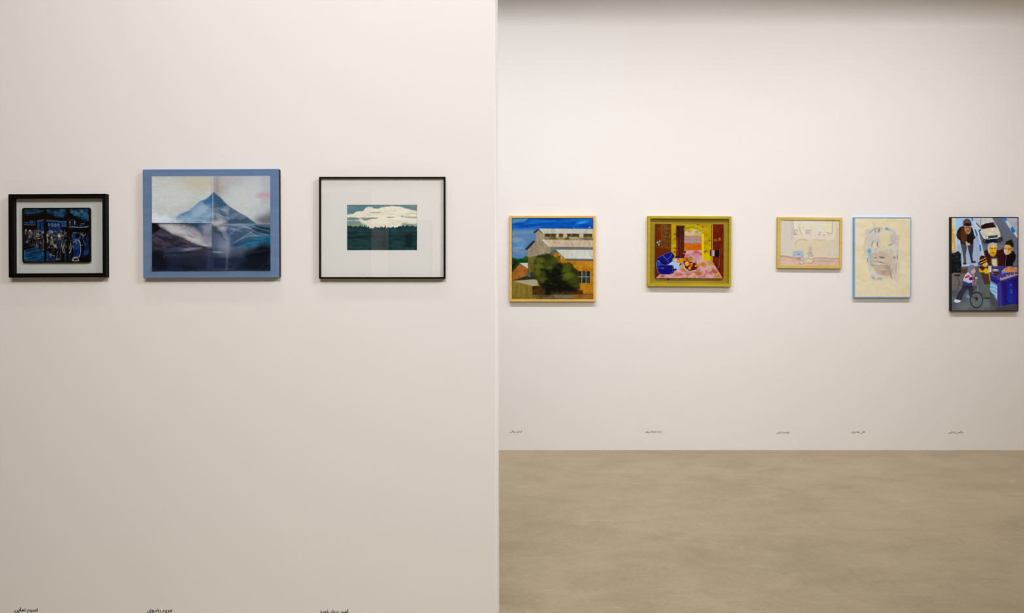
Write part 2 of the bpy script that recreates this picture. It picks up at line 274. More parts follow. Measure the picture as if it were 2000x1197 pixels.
    A.poly([(1285, 800), (1180, 820), (1060, 880), (1010, 960), (960, 1042), (1285, 1042)], (4, 6, 10), soft=50, wob=24, ws=80); A.wash(738, 920, 1060, 1040, (30, 44, 78), a=.8, sx=140, sy=24, soft=20, lo=.35, hi=.6); A.ell(1150, 865, 120, 12, (40, 56, 74), soft=14, a=.5, rot=-8)
    A.line([(1180, 1035), (1220, 1000), (1255, 972), (1285, 955)], (110, 108, 106), w=4, soft=4, sm=True, a=.6); A.line([(262, 914), (278, 900)], (150, 148, 144), w=4, a=.6); A.line([(170, 1020), (200, 1030)], (110, 110, 110), w=4, a=.6)
    A.rect(140, 890, 1300, 1060, (16, 22, 38), soft=80, a=.6)
    # folds
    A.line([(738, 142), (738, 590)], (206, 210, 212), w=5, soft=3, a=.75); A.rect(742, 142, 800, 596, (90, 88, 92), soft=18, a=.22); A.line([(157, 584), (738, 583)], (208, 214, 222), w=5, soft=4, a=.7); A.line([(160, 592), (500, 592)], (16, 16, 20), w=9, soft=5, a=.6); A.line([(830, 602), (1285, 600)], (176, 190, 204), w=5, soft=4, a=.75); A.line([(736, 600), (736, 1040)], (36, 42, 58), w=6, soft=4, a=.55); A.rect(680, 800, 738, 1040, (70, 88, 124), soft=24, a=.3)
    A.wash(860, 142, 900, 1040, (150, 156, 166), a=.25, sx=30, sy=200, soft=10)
    A.texture(.05, 5, 5); A.texture(.03, 40, 6, 901)
    return A

def art_cloud():
    A = Art(377, 365, 1091, 828, 5.204, 2.0, base=(92, 132, 142))
    A.wash(377, 365, 1091, 480, (122, 150, 154), a=.7, sx=90, sy=16, soft=6)
    A.poly([(370, 462), (440, 460), (470, 436), (500, 430), (548, 428), (562, 400), (590, 386), (630, 386), (660, 404), (700, 404), (735, 390), (780, 382), (850, 377), (920, 384), (970, 402), (1030, 416), (1100, 430), (1100, 610), (370, 610)], (236, 230, 212), soft=4, wob=5, ws=14, col2=(228, 220, 198), vs=(120, 30))
    A.poly([(370, 492), (430, 490), (515, 502), (500, 516), (440, 522), (370, 524)], (112, 140, 144), soft=6, wob=4); A.poly([(370, 530), (440, 524), (515, 530), (560, 560), (600, 600), (370, 605)], (150, 158, 140), soft=8, wob=4, col2=(128, 146, 136), vs=(60, 20)); A.poly([(504, 498), (524, 512), (556, 570), (530, 556), (506, 530)], (220, 214, 196), soft=6)
    A.poly([(516, 496), (600, 496), (640, 490), (690, 494), (690, 504), (620, 508), (580, 526), (550, 524)], (136, 146, 140), soft=5, wob=3); A.poly([(606, 446), (650, 440), (726, 438), (720, 448), (640, 450)], (150, 160, 154), soft=4, wob=3)
    A.poly([(775, 488), (810, 484), (862, 488), (850, 496), (790, 497)], (150, 154, 146), soft=4, wob=3); A.line([(770, 454), (820, 462), (872, 458)], (196, 192, 174), w=7, taper=True); A.line([(845, 420), (885, 422)], (190, 186, 170), w=6, taper=True); A.poly([(932, 476), (950, 486), (1091, 484), (1091, 502), (990, 498), (945, 492)], (166, 172, 164), soft=6, wob=3); A.line([(975, 456), (1040, 450), (1091, 460)], (196, 196, 184), w=9, soft=6); A.ell(938, 480, 9, 5, (110, 124, 122), soft=4)
    A.poly([(930, 600), (932, 556), (960, 545), (1000, 556), (1050, 560), (1100, 552), (1100, 610)], (140, 156, 148), soft=8, wob=5, col2=(170, 176, 160), vs=(50, 14))
    rng = np.random.RandomState(5); top = []
    x = 370.0
    while x < 1100:
        base = np.interp(x, [370, 450, 560, 620, 720, 800, 930, 1000, 1100], [580, 586, 590, 602, 592, 600, 588, 580, 586]); top.append((x, base + rng.uniform(-14, 6))); x += rng.uniform(5, 12)
    A.poly(top + [(1100, 835), (370, 835)], (20, 48, 54), soft=3, col2=(30, 62, 66), vs=(90, 20))
    for (x, h) in ((392, 566), (575, 572), (722, 576), (768, 566), (850, 580), (1010, 566)): A.poly([(x - 9, 604), (x, h), (x + 9, 604)], (34, 60, 64), soft=3)
    A.wash(377, 610, 1091, 828, (40, 66, 66), a=.5, sx=160, sy=10, soft=8); A.wash(377, 600, 1091, 640, (42, 80, 92), a=.6, sx=40, sy=14, soft=8); A.wash(377, 640, 1091, 700, (14, 30, 30), a=.6, sx=120, sy=12, soft=8); A.line([(380, 784), (440, 794), (540, 800)], (70, 84, 78), w=6, soft=5, a=.6); A.poly([(965, 700), (985, 655), (1045, 655), (1050, 740), (1020, 800), (975, 780)], (12, 34, 32), soft=14, a=.8, wob=8)
    A.texture(.04, 8, 5)
    return A

def art_factory():
    A = Art(125, 97, 1128, 1095, 6.3, 1.9, base=(96, 84, 48))
    A.rect(110, 80, 1140, 330, (0, 84, 176), soft=4)
    A.rect(120, 230, 460, 620, (84, 122, 164), soft=24, wob=12, ws=60, col2=(70, 126, 176), vs=(90, 40))
    A.wash(125, 97, 1128, 240, (0, 60, 150), a=.8, sx=200, sy=30, soft=10, rot=5); A.wash(125, 97, 700, 230, (20, 120, 200), a=.6, sx=200, sy=26, soft=10, rot=-6); A.poly([(125, 105), (320, 97), (300, 130), (220, 150), (125, 165)], (72, 130, 172), soft=14, wob=10, ws=40); A.ell(990, 152, 70, 14, (64, 168, 220), soft=14, a=.9, rot=-10); A.ell(900, 130, 200, 16, (10, 110, 200), soft=14, a=.6, rot=-4)
    A.poly([(125, 262), (250, 262), (380, 250), (420, 285), (300, 290), (125, 300)], (110, 136, 162), soft=14, wob=8, a=.8); A.ell(180, 362, 80, 24, (142, 142, 166), soft=16, a=.85); A.ell(205, 466, 60, 12, (156, 146, 164), soft=10, a=.85); A.ell(190, 500, 40, 12, (128, 138, 168), soft=10, a=.7); A.wash(130, 300, 330, 590, (110, 146, 180), a=.5, sx=90, sy=30, soft=10)
    # walls
    A.poly([(445, 240), (424, 275), (420, 372), (405, 385), (318, 492), (318, 590), (430, 580), (600, 530), (598, 455), (540, 380), (540, 290)], (150, 136, 110), soft=4, col2=(132, 120, 98), vs=(26, 120)); A.wash(420, 270, 600, 540, (176, 160, 130), a=.5, sx=20, sy=120, soft=10); A.ell(470, 350, 26, 20, (170, 128, 96), soft=14, a=.6)
    A.poly([(455, 226), (1132, 232), (1132, 294), (500, 290)], (188, 182, 168), soft=3, var=.08, vs=(20, 60)); A.wash(600, 232, 1128, 285, (160, 160, 165), a=.7, sx=40, sy=60, soft=5); A.poly([(446, 228), (392, 268), (388, 286), (420, 280), (452, 246), (496, 290), (504, 284)], (44, 46, 52), soft=3)
    A.poly([(446, 250), (500, 292), (528, 292), (528, 366), (424, 376), (426, 280)], (152, 138, 112), soft=3, var=.1, vs=(14, 80))
    A.poly([(528, 290), (1132, 292), (1132, 372), (528, 364)], (120, 106, 66), soft=3, var=.15, vs=(16, 40))
    for (x0, x1) in ((535, 596), (606, 664), (706, 750), (806, 852), (862, 950), (1010, 1060), (1066, 1112)): A.rect(x0, 292, x1, 328, (70, 54, 24), soft=4, var=.3, vs=(14, 14))
    for (x0, x1) in ((672, 700), (758, 802), (955, 1004)): A.rect(x0, 292, x1, 340, (182, 168, 132), soft=4)
    A.wash(530, 328, 1128, 366, (166, 158, 130), a=.8, sx=40, sy=20, soft=4); A.rect(610, 332, 664, 358, (92, 76, 40), soft=5); A.rect(1020, 336, 1046, 360, (96, 100, 110), soft=5); A.rect(780, 338, 830, 360, (90, 76, 40), soft=6)
    A.poly([(490, 364), (1132, 372), (1132, 460), (586, 452)], (186, 166, 140), soft=3, var=.08, vs=(24, 80)); A.poly([(490, 364), (524, 366), (606, 450), (586, 454)], (206, 198, 182), soft=6); A.wash(560, 372, 1128, 455, (196, 180, 158), a=.7, sx=60, sy=50, soft=5, rot=70)
    for p in ([(846, 376), (862, 410), (880, 452)], [(636, 380), (660, 404)], [(700, 392), (720, 440)], [(1060, 384), (1080, 420)]): A.line(p, (172, 112, 70), w=7, soft=7, a=.6)
    A.poly([(410, 376), (376, 380), (278, 488), (318, 490), (408, 394)], (44, 46, 54), soft=3); A.poly([(596, 452), (1132, 458), (1132, 492), (660, 490), (600, 540), (590, 500)], (96, 102, 104), soft=4, var=.15, vs=(14, 50)); A.poly([(596, 455), (660, 455), (640, 500), (600, 530)], (110, 110, 106), soft=6)
    A.poly([(318, 585), (440, 560), (440, 770), (318, 770)], (88, 82, 32), soft=6, col2=(110, 96, 40), vs=(20, 90)); A.poly([(660, 488), (612, 546), (640, 552), (676, 505)], (60, 62, 60), soft=4)
    A.poly([(640, 552), (672, 508), (786, 598), (1132, 615), (1132, 1040), (700, 1040), (640, 700)], (178, 120, 20), soft=4, col2=(158, 102, 12), vs=(60, 60)); A.wash(800, 620, 1128, 760, (196, 136, 30), a=.6, sx=90, sy=60, soft=10); A.wash(960, 890, 1128, 1040, (186, 118, 14), a=.7, sx=60, sy=90, soft=10)
    A.poly([(664, 486), (1132, 490), (1132, 608), (786, 600)], (198, 196, 186), soft=3, var=.05, vs=(30, 80)); A.wash(700, 490, 1128, 600, (176, 174, 168), a=.6, sx=26, sy=100, soft=6, rot=-20); A.poly([(780, 598), (1132, 604), (1132, 628), (790, 622)], (84, 88, 90), soft=5)
    A.ell(710, 578, 14, 14, (96, 62, 20), soft=6); A.ell(770, 640, 16, 22, (110, 100, 50), soft=10, a=.6)
    A.rect(945, 752, 1096, 898, (30, 34, 30), soft=4, var=.3, vs=(30, 30)); A.rect(990, 760, 1030, 818, (54, 60, 50), soft=8); A.rect(1044, 830, 1086, 890, (48, 54, 44), soft=8)
    for x in (986, 1037, 1092): A.line([(x, 752), (x, 896)], (186, 180, 150), w=6)
    A.line([(950, 823), (1094, 823)], (176, 172, 140), w=6)
    A.poly([(598, 520), (600, 545), (640, 560), (665, 500), (640, 480)], (92, 94, 92), soft=6); A.rect(118, 740, 140, 1100, (120, 90, 30), soft=4)
    # left bits
    A.poly([(125, 578), (160, 590), (200, 606), (240, 600), (270, 590), (300, 566), (320, 580), (320, 655), (215, 655), (125, 745)], (14, 62, 20), soft=8, wob=14, ws=24, col2=(6, 34, 14), vs=(30, 30)); A.ell(290, 606, 26, 26, (22, 92, 26), soft=12, a=.8)
    A.poly([(214, 652), (320, 648), (320, 722)], (196, 190, 176), soft=3); A.poly([(214, 664), (135, 752), (130, 868), (318, 808), (320, 722)], (160, 98, 34), soft=3, col2=(140, 84, 28), vs=(50, 50)); A.line([(216, 660), (132, 752)], (46, 34, 24), w=11, soft=4); A.line([(216, 656), (312, 720)], (120, 80, 40), w=6, soft=3)
    A.poly([(128, 870), (318, 806), (330, 770), (440, 760), (470, 870), (128, 874)], (44, 44, 36), soft=5, var=.3, vs=(30, 30)); A.rect(318, 775, 352, 822, (84, 88, 84), soft=6)
    A.poly([(130, 872), (430, 850), (480, 930), (376, 938)], (166, 154, 122), soft=4, var=.06, vs=(50, 20)); A.poly([(122, 872), (376, 937), (378, 1080), (122, 1096)], (118, 100, 26), soft=4, col2=(132, 112, 48), vs=(20, 120)); A.poly([(376, 938), (520, 928), (1000, 990), (1000, 1045), (376, 1052)], (76, 46, 14), soft=4, col2=(56, 32, 8), vs=(60, 40))
    A.rect(118, 1076, 400, 1100, (112, 92, 24), soft=4); A.rect(376, 1042, 890, 1100, (104, 90, 54), soft=6, col2=(84, 66, 34), vs=(60, 20)); A.rect(650, 1046, 880, 1086, (116, 112, 92), soft=12, a=.7); A.rect(880, 1036, 1132, 1098, (146, 92, 28), soft=6, col2=(120, 76, 20), vs=(60, 20)); A.line([(820, 1034), (1128, 1036)], (60, 34, 8), w=7, soft=5, a=.7)
    # tree
    A.poly([(410, 640), (450, 570), (520, 545), (600, 550), (660, 575), (700, 640), (760, 660), (840, 660), (900, 710), (945, 760), (950, 850), (960, 920), (940, 985), (860, 1000), (760, 1010), (640, 1020), (580, 1035), (520, 1000), (480, 940), (430, 870), (400, 790), (395, 700)], (26, 30, 8), soft=18, wob=26, ws=44, col2=(44, 48, 10), vs=(70, 60), sm=True)
    for (x, y, rx, ry, c, r) in ((470, 620, 60, 40, (92, 92, 30), 0), (450, 690, 60, 34, (98, 106, 18), 0), (440, 760, 44, 50, (84, 92, 16), 0), (600, 712, 80, 18, (84, 96, 16), 0), (560, 660, 60, 24, (60, 66, 14), 10), (640, 630, 50, 40, (66, 66, 20), 30), (800, 720, 60, 60, (66, 76, 14), 0), (830, 800, 70, 30, (88, 100, 14), 0), (880, 860, 60, 30, (60, 66, 10), 0), (790, 850, 50, 20, (70, 84, 12), 0), (560, 900, 60, 20, (54, 58, 10), 10), (480, 850, 50, 30, (74, 76, 16), 20), (900, 930, 50, 12, (76, 84, 20), 0), (700, 600, 26, 26, (72, 70, 18), 0)): A.ell(x, y, rx, ry, c, rot=r, soft=16, a=.8, wob=16, ws=30)
    A.poly([(520, 730), (620, 740), (720, 640), (750, 760), (740, 860), (860, 930), (900, 990), (640, 1010), (560, 980), (500, 920), (600, 860)], (8, 10, 3), soft=30, wob=24, ws=50); A.rect(540, 960, 600, 1045, (10, 8, 3), soft=12); A.wash(420, 580, 930, 940, (104, 112, 22), a=.35, sx=50, sy=18, soft=30, lo=.45, hi=.85); A.wash(620, 990, 760, 1030, (110, 60, 20), a=.6, sx=40, sy=16, soft=10)
    for (x, y, r) in ((600, 447, 12), (796, 232, 12), (808, 497, 7), (876, 495, 8), (1088, 508, 8), (1085, 236, 12)): A.ell(x, y, r, 5, (226, 186, 10), soft=4)
    A.line([(1122, 300), (1122, 335)], (230, 190, 10), w=10); A.line([(1124, 230), (1125, 480)], (206, 176, 20), w=5, a=.8); A.ell(1083, 212, 12, 6, (206, 206, 210), soft=4); A.line([(886, 212), (884, 236)], (140, 150, 160), w=5); A.line([(128, 1090), (420, 1090)], (206, 150, 20), w=6, a=.7)
    A.texture(.06, 14, 8)
    return A

def art_interior():
    A = Art(225, 207, 1220, 997, 7.48, 2.2, base=(186, 156, 4))
    A.rect(455, 205, 1040, 745, (186, 156, 4), soft=2, col2=(170, 138, 2), vs=(80, 40)); A.wash(455, 205, 1040, 745, (120, 92, 0), a=.45, sx=60, sy=8, soft=4, lo=.6, hi=.75)
    for (x, y) in ((505, 352), (510, 420), (512, 560), (845, 215), (915, 250), (1012, 445), (970, 600), (950, 610), (505, 610)): A.ell(x, y, 14, 9, (64, 46, 4), soft=7, a=.8, wob=8, ws=10)
    A.rect(218, 200, 455, 1010, (104, 38, 6), soft=3, col2=(92, 32, 4), vs=(80, 80)); A.rect(310, 205, 326, 545, (134, 78, 12), soft=5, a=.8); A.wash(332, 210, 450, 560, (96, 84, 24), a=.8, sx=34, sy=28, soft=14, lo=.3, hi=.75); A.wash(255, 255, 325, 315, (84, 78, 20), a=.7, sx=24, sy=16, soft=12, lo=.3, hi=.75); A.strokes(60, 335, 215, 445, 555, [(134, 126, 60), (70, 84, 24), (150, 140, 90)], w=(3, 6), ln=(6, 16), ang=(0, 180), a=(.4, .8), seed=2)
    A.ell(272, 486, 22, 30, (66, 104, 84), soft=6, wob=6, ws=10); A.ell(290, 458, 9, 9, (206, 206, 214), soft=4); A.ell(254, 476, 10, 8, (206, 214, 206), soft=4); A.ell(274, 512, 9, 14, (120, 170, 160), soft=4); A.line([(236, 542), (400, 556)], (134, 84, 20), w=6, a=.8)
    A.rect(1060, 205, 1225, 1000, (104, 28, 4), soft=3, col2=(92, 20, 2), vs=(60, 60)); A.ell(1100, 440, 34, 20, (134, 84, 16), soft=9, a=.9); A.rect(1148, 405, 1176, 446, (170, 110, 30), soft=6, a=.9); A.line([(1045, 205), (1045, 590)], (38, 22, 4), w=8); A.line([(1055, 205), (1055, 745)], (202, 172, 10), w=8)
    # column
    A.rect(528, 232, 648, 705, (66, 20, 12), soft=5, wob=4, col2=(100, 28, 8), vs=(16, 160)); A.rect(530, 232, 646, 400, (40, 16, 18), soft=26, a=.8); A.strokes(170, 532, 238, 645, 600, [(110, 60, 60), (20, 8, 14), (130, 70, 40), (96, 60, 80)], w=(3, 5), ln=(3, 9), ang=(0, 180), a=(.4, .9), seed=9); A.line([(640, 240), (640, 560)], (60, 24, 60), w=9, a=.7); A.rect(600, 600, 670, 700, (84, 16, 6), soft=9); A.line([(552, 420), (552, 680)], (120, 70, 10), w=9, a=.6)
    # arch
    arc = [(648, 300)] + [(775 + 127 * math.cos(math.radians(t)), 372 - 96 * math.sin(math.radians(t))) for t in range(150, -1, -15)] + [(902, 592), (648, 592)]
    A.poly(arc, (202, 176, 124), soft=3, col2=(186, 156, 96), vs=(40, 30)); A.ell(832, 318, 14, 10, (134, 84, 40), soft=8, a=.7); A.ell(712, 308, 22, 9, (150, 120, 70), soft=8, a=.7)
    A.rect(648, 374, 900, 492, (134, 70, 54), soft=3)
    sl = A.sub(648, 374, 900, 492); X, Y = A.X[sl], A.Y[sl]; lat = (np.sin((X + Y) * math.pi / 11.5) * np.sin((X - Y) * math.pi / 11.5))
    ins = ((X > 648) & (X < 900) & (Y > 374) & (Y < 492)); A.put(sl, ins * sstep(0, .5, lat), (222, 206, 200)); A.put(sl, ins * sstep(.3, .8, -lat) * .8, (84, 66, 120)); A.wash(650, 376, 898, 490, (190, 140, 60), a=.45, sx=50, sy=40, soft=4)
    A.rect(648, 492, 902, 592, (186, 86, 4), soft=3, col2=(196, 104, 6), vs=(60, 20)); A.line([(650, 588), (900, 588)], (206, 150, 10), w=10, a=.7)
    A.line([(646, 284), (690, 262), (770, 252), (830, 264), (880, 304), (912, 350)], (120, 140, 4), w=24, soft=4, sm=True, col2=(170, 170, 10), vs=(30, 30)); A.rect(900, 345, 932, 742, (216, 190, 4), soft=4); A.rect(930, 640, 1040, 745, (202, 174, 4), soft=6, a=.9)
    # carpet
    A.poly([(676, 590), (906, 590), (916, 742), (1052, 742), (1212, 997), (222, 1002), (290, 920), (600, 840), (650, 690)], (190, 132, 136), soft=4, col2=(202, 156, 156), vs=(50, 36)); car = lambda x, y: (y > 600 and 650 < x < 905 and y < 760) or (y > 745 and x > 610 and x < 1052 + (y - 742) * .62) or (y > 930 and x > 240 and x < 1180)
    A.strokes(46, 620, 600, 1200, 990, [(162, 92, 26), (170, 110, 10), (176, 90, 40)], w=(14, 26), ln=(10, 50), ang=(-60, 60), a=(.45, .9), soft=9, seed=21, inside=car); A.strokes(30, 620, 600, 1200, 990, [(176, 66, 116), (190, 110, 130), (206, 170, 176)], w=(12, 26), ln=(10, 50), ang=(-60, 60), a=(.4, .8), soft=9, seed=22, inside=car); A.strokes(40, 640, 610, 1190, 990, [(130, 70, 50), (150, 80, 90), (206, 150, 40)], w=(5, 10), ln=(6, 22), ang=(0, 180), a=(.4, .9), soft=5, seed=23, inside=car)
    for (x, y, rx, ry, c) in ((830, 622, 46, 20, (186, 70, 124)), (760, 640, 40, 14, (196, 120, 140)), (930, 790, 40, 30, (176, 116, 14)), (1080, 900, 40, 26, (160, 66, 24)), (860, 930, 50, 30, (170, 88, 22)), (930, 970, 40, 20, (186, 96, 120)), (640, 880, 40, 26, (170, 104, 40)), (1140, 960, 34, 20, (176, 120, 16)), (560, 940, 60, 26, (176, 96, 70)), (460, 970, 50, 18, (196, 140, 130)), (340, 970, 30, 16, (134, 70, 40)), (1030, 790, 40, 26, (176, 146, 30)), (770, 980, 20, 10, (206, 166, 10))): A.ell(x, y, rx, ry, c, soft=14, a=.8, wob=14, ws=20)
    A.line([(222, 1000), (288, 930)], (40, 16, 10), w=14, soft=5)
    # armchair
    A.poly([(244, 716), (300, 680), (390, 634), (450, 618), (490, 650), (500, 690), (470, 730), (510, 780), (500, 880), (470, 935), (330, 940), (270, 915), (245, 830), (238, 760)], (10, 12, 116), soft=4, sm=True, col2=(4, 4, 84), vs=(50, 50)); A.ell(278, 788, 34, 36, (10, 76, 170), soft=12, a=.95); A.ell(268, 748, 22, 12, (150, 110, 110), soft=8, a=.9, rot=20)
    A.poly([(420, 790), (500, 730), (540, 710), (580, 770), (586, 830), (560, 870), (500, 860), (480, 812), (400, 806)], (160, 182, 212), soft=4, sm=True); A.poly([(470, 880), (520, 855), (545, 870), (480, 910)], (20, 20, 120), soft=4); A.poly([(575, 800), (600, 770), (606, 790), (580, 820)], (50, 30, 130), soft=4)
    A.poly([(250, 838), (330, 822), (480, 816), (476, 905), (440, 938), (330, 940), (275, 918)], (6, 6, 106), soft=5, sm=True)
    for (p, c, w) in (([(242, 720), (300, 680), (390, 634), (450, 618)], (120, 134, 170), 4), ([(328, 666), (382, 712), (392, 730)], (130, 160, 190), 6), ([(392, 730), (440, 690), (470, 640)], (130, 150, 190), 5), ([(240, 760), (246, 830), (268, 910), (290, 935)], (180, 140, 150), 5), ([(250, 848), (320, 850), (350, 846)], (120, 130, 190), 4), ([(480, 816), (476, 905), (440, 940), (330, 944)], (150, 90, 130), 5), ([(310, 796), (360, 810), (420, 800)], (150, 150, 176), 5), ([(400, 762), (416, 740)], (150, 100, 150), 7), ([(325, 860), (345, 852)], (170, 120, 110), 8)): A.line(p, c, w=w, soft=3, a=.85)
    A.ell(548, 690, 38, 14, (16, 10, 70), soft=4); A.poly([(530, 702), (580, 704), (578, 740), (555, 745)], (196, 76, 110), soft=4)
    # basket of fruit
    A.poly([(630, 760), (650, 720), (740, 760), (820, 760), (850, 830), (800, 872), (720, 890), (660, 840)], (70, 20, 10), soft=8, wob=6); A.ell(734, 712, 34, 34, (150, 120, 26), soft=8); A.poly([(636, 710), (690, 696), (720, 760), (760, 820), (740, 840), (690, 760), (650, 745)], (196, 40, 6), soft=6, sm=True); A.ell(654, 726, 22, 18, (206, 110, 20), soft=6); A.line([(535, 755), (580, 765), (628, 772)], (206, 120, 14), w=22, soft=4); A.ell(618, 736, 12, 14, (150, 120, 90), soft=6)
    A.ell(686, 786, 34, 34, (164, 146, 36), soft=6, wob=5, ws=12); A.ell(682, 772, 20, 12, (206, 196, 96), soft=6); A.ell(690, 806, 18, 10, (202, 190, 90), soft=6); A.ell(726, 850, 20, 26, (220, 140, 12), soft=5); A.ell(756, 800, 18, 26, (206, 90, 10), soft=6); A.line([(640, 800), (660, 860), (702, 890)], (216, 186, 120), w=9, soft=3, sm=True); A.line([(745, 785), (800, 762), (830, 800)], (206, 160, 120), w=10, soft=4, sm=True); A.ell(800, 800, 26, 20, (84, 20, 6), soft=8); A.ell(850, 806, 34, 18, (196, 130, 10), soft=9, wob=9, ws=12); A.ell(815, 820, 14, 12, (196, 150, 130), soft=5); A.line([(720, 880), (800, 866), (850, 850)], (54, 14, 10), w=12, soft=5, taper=True)
    # side chair
    A.rect(1022, 580, 1046, 672, (56, 8, 14), soft=4); A.rect(1044, 586, 1066, 672, (190, 104, 110), soft=4); A.poly([(1064, 588), (1090, 588), (1088, 675), (1062, 672)], (172, 168, 184), soft=4); A.poly([(1090, 586), (1130, 590), (1164, 576), (1160, 694), (1110, 680), (1088, 674)], (6, 10, 10), soft=3); A.line([(1166, 572), (1164, 690), (1158, 790), (1156, 826), (1132, 846)], (166, 140, 120), w=4, soft=2.5, a=.9); A.line([(1062, 680), (1120, 690), (1160, 704)], (84, 16, 10), w=12, soft=4); A.line([(1040, 680), (1040, 740)], (40, 24, 4), w=6)
    A.texture(.06, 14, 10)
    return A

def art_pale_room():
    A = Art(190, 145, 1350, 1030, 9.974, 2.2, base=(208, 194, 170))
    A.rect(180, 140, 410, 860, (204, 192, 178), soft=40, a=.9); A.wash(200, 150, 420, 840, (196, 190, 172), a=.6, sx=90, sy=200, soft=20); A.rect(395, 140, 455, 520, (186, 182, 174), soft=16, a=.85)
    A.rect(452, 140, 1196, 440, (220, 210, 190), soft=14, col2=(214, 208, 190), vs=(160, 90)); A.rect(540, 140, 600, 420, (210, 198, 178), soft=24, a=.8); A.rect(1060, 140, 1196, 420, (220, 206, 164), soft=26, a=.9); A.rect(640, 250, 900, 330, (220, 204, 168), soft=30, a=.6); A.line([(1203, 150), (1200, 400)], (176, 164, 146), w=16, soft=10, a=.9); A.rect(1220, 140, 1260, 480, (218, 206, 192), soft=16, a=.7); A.rect(1270, 300, 1350, 640, (202, 180, 154), soft=40, a=.7)
    A.rect(450, 336, 518, 434, (156, 126, 106), soft=8, a=.9); A.rect(466, 346, 508, 420, (222, 192, 170), soft=8); A.line([(486, 360), (486, 400)], (196, 150, 130), w=6, soft=5); A.line([(455, 432), (515, 434)], (130, 100, 84), w=9, soft=5)
    A.line([(545, 290), (580, 370), (612, 430)], (176, 158, 110), w=13, soft=8); A.line([(548, 434), (625, 436)], (176, 156, 110), w=9, soft=6); A.line([(632, 280), (640, 330)], (196, 180, 130), w=12, soft=9); A.ell(552, 270, 14, 30, (200, 184, 140), soft=10, a=.7)
    A.rect(674, 330, 786, 424, (190, 176, 172), soft=10, a=.85); A.wash(680, 335, 780, 420, (160, 156, 176), a=.6, sx=40, sy=36, soft=14, lo=.35, hi=.8); A.line([(780, 300), (830, 420)], (200, 186, 150), w=10, soft=8, a=.7); A.line([(815, 290), (812, 330)], (186, 176, 140), w=9, soft=7, a=.8)
    A.wash(910, 340, 1080, 430, (158, 146, 150), a=.6, sx=50, sy=36, soft=20, lo=.4, hi=.8); A.ell(950, 428, 26, 14, (150, 150, 176), soft=10, a=.9); A.ell(1045, 438, 22, 12, (166, 140, 66), soft=8, a=.95); A.line([(1085, 385), (1130, 402), (1190, 415)], (150, 122, 110), w=15, soft=8, taper=True); A.line([(1110, 440), (1185, 442)], (190, 150, 140), w=8, soft=5, a=.8); A.line([(700, 436), (840, 440)], (186, 172, 156), w=8, soft=6, a=.7)
    A.poly([(430, 446), (850, 444), (1230, 446), (1240, 500), (1060, 530), (900, 510), (740, 520), (600, 500), (430, 530)], (218, 204, 188), soft=16, a=.9, wob=10); A.ell(440, 500, 36, 34, (192, 186, 178), soft=20, a=.8); A.wash(460, 450, 1200, 520, (206, 186, 176), a=.6, sx=40, sy=24, soft=10); A.ell(585, 470, 26, 16, (216, 202, 130), soft=12, a=.6)
    A.poly([(470, 540), (640, 520), (760, 560), (1060, 545), (1180, 600), (1060, 800), (760, 840), (480, 780)], (212, 192, 156), soft=60, a=.75); A.line([(475, 600), (540, 548), (630, 525), (730, 548)], (176, 160, 124), w=14, soft=12, sm=True, a=.8); A.line([(840, 520), (930, 540), (1060, 530)], (176, 164, 134), w=13, soft=12, sm=True, a=.8); A.line([(480, 620), (500, 690), (520, 720)], (190, 172, 140), w=9, soft=8, a=.6); A.line([(1190, 555), (1235, 590), (1280, 560)], (222, 196, 180), w=13, soft=10, sm=True, a=.8); A.ell(1220, 560, 30, 16, (176, 156, 140), soft=12, a=.5)
    A.rect(1080, 600, 1340, 850, (202, 190, 168), soft=60, a=.7)
    A.poly([(190, 835), (300, 848), (450, 880), (640, 890), (830, 882), (1000, 866), (1180, 880), (1350, 872), (1350, 1035), (190, 1035)], (196, 160, 146), soft=14, col2=(206, 172, 152), vs=(120, 30)); A.line([(190, 855), (300, 860), (440, 888), (580, 905)], (166, 112, 106), w=26, soft=14, a=.8, sm=True); A.line([(840, 892), (1000, 880), (1180, 894), (1350, 884)], (170, 122, 114), w=16, soft=10, a=.75, sm=True); A.line([(880, 945), (1020, 942), (1140, 950), (1270, 945)], (160, 118, 114), w=20, soft=9, a=.85, sm=True, taper=True); A.ell(845, 945, 26, 11, (150, 110, 100), soft=8, a=.8); A.ell(530, 910, 60, 16, (176, 100, 92), soft=14, a=.7)
    A.wash(200, 880, 540, 1025, (216, 182, 156), a=.6, sx=90, sy=26, soft=14, rot=-20); A.wash(840, 960, 1340, 1025, (206, 176, 166), a=.6, sx=120, sy=20, soft=10)
    A.rect(435, 748, 642, 866, (140, 164, 188), soft=16, wob=8, ws=40, col2=(164, 174, 194), vs=(50, 40)); A.line([(470, 876), (560, 884), (640, 872)], (110, 92, 110), w=10, soft=6, sm=True); A.ell(545, 815, 30, 16, (110, 110, 130), soft=12, a=.6); A.ell(490, 860, 30, 10, (200, 196, 190), soft=8, a=.7)
    A.poly([(765, 640), (795, 680), (800, 760), (830, 820), (835, 890), (780, 915), (700, 900), (690, 830), (730, 760), (738, 690)], (190, 180, 164), soft=14, a=.9, sm=True, wob=6); A.wash(715, 660, 815, 890, (150, 140, 130), a=.6, sx=40, sy=44, soft=20, lo=.4, hi=.8); A.line([(700, 905), (760, 900), (825, 906)], (140, 122, 106), w=9, soft=6, sm=True); A.line([(795, 760), (830, 850)], (150, 140, 126), w=9, soft=7); A.ell(790, 880, 22, 16, (222, 206, 186), soft=9); A.ell(715, 850, 18, 34, (206, 202, 196), soft=10, a=.8)
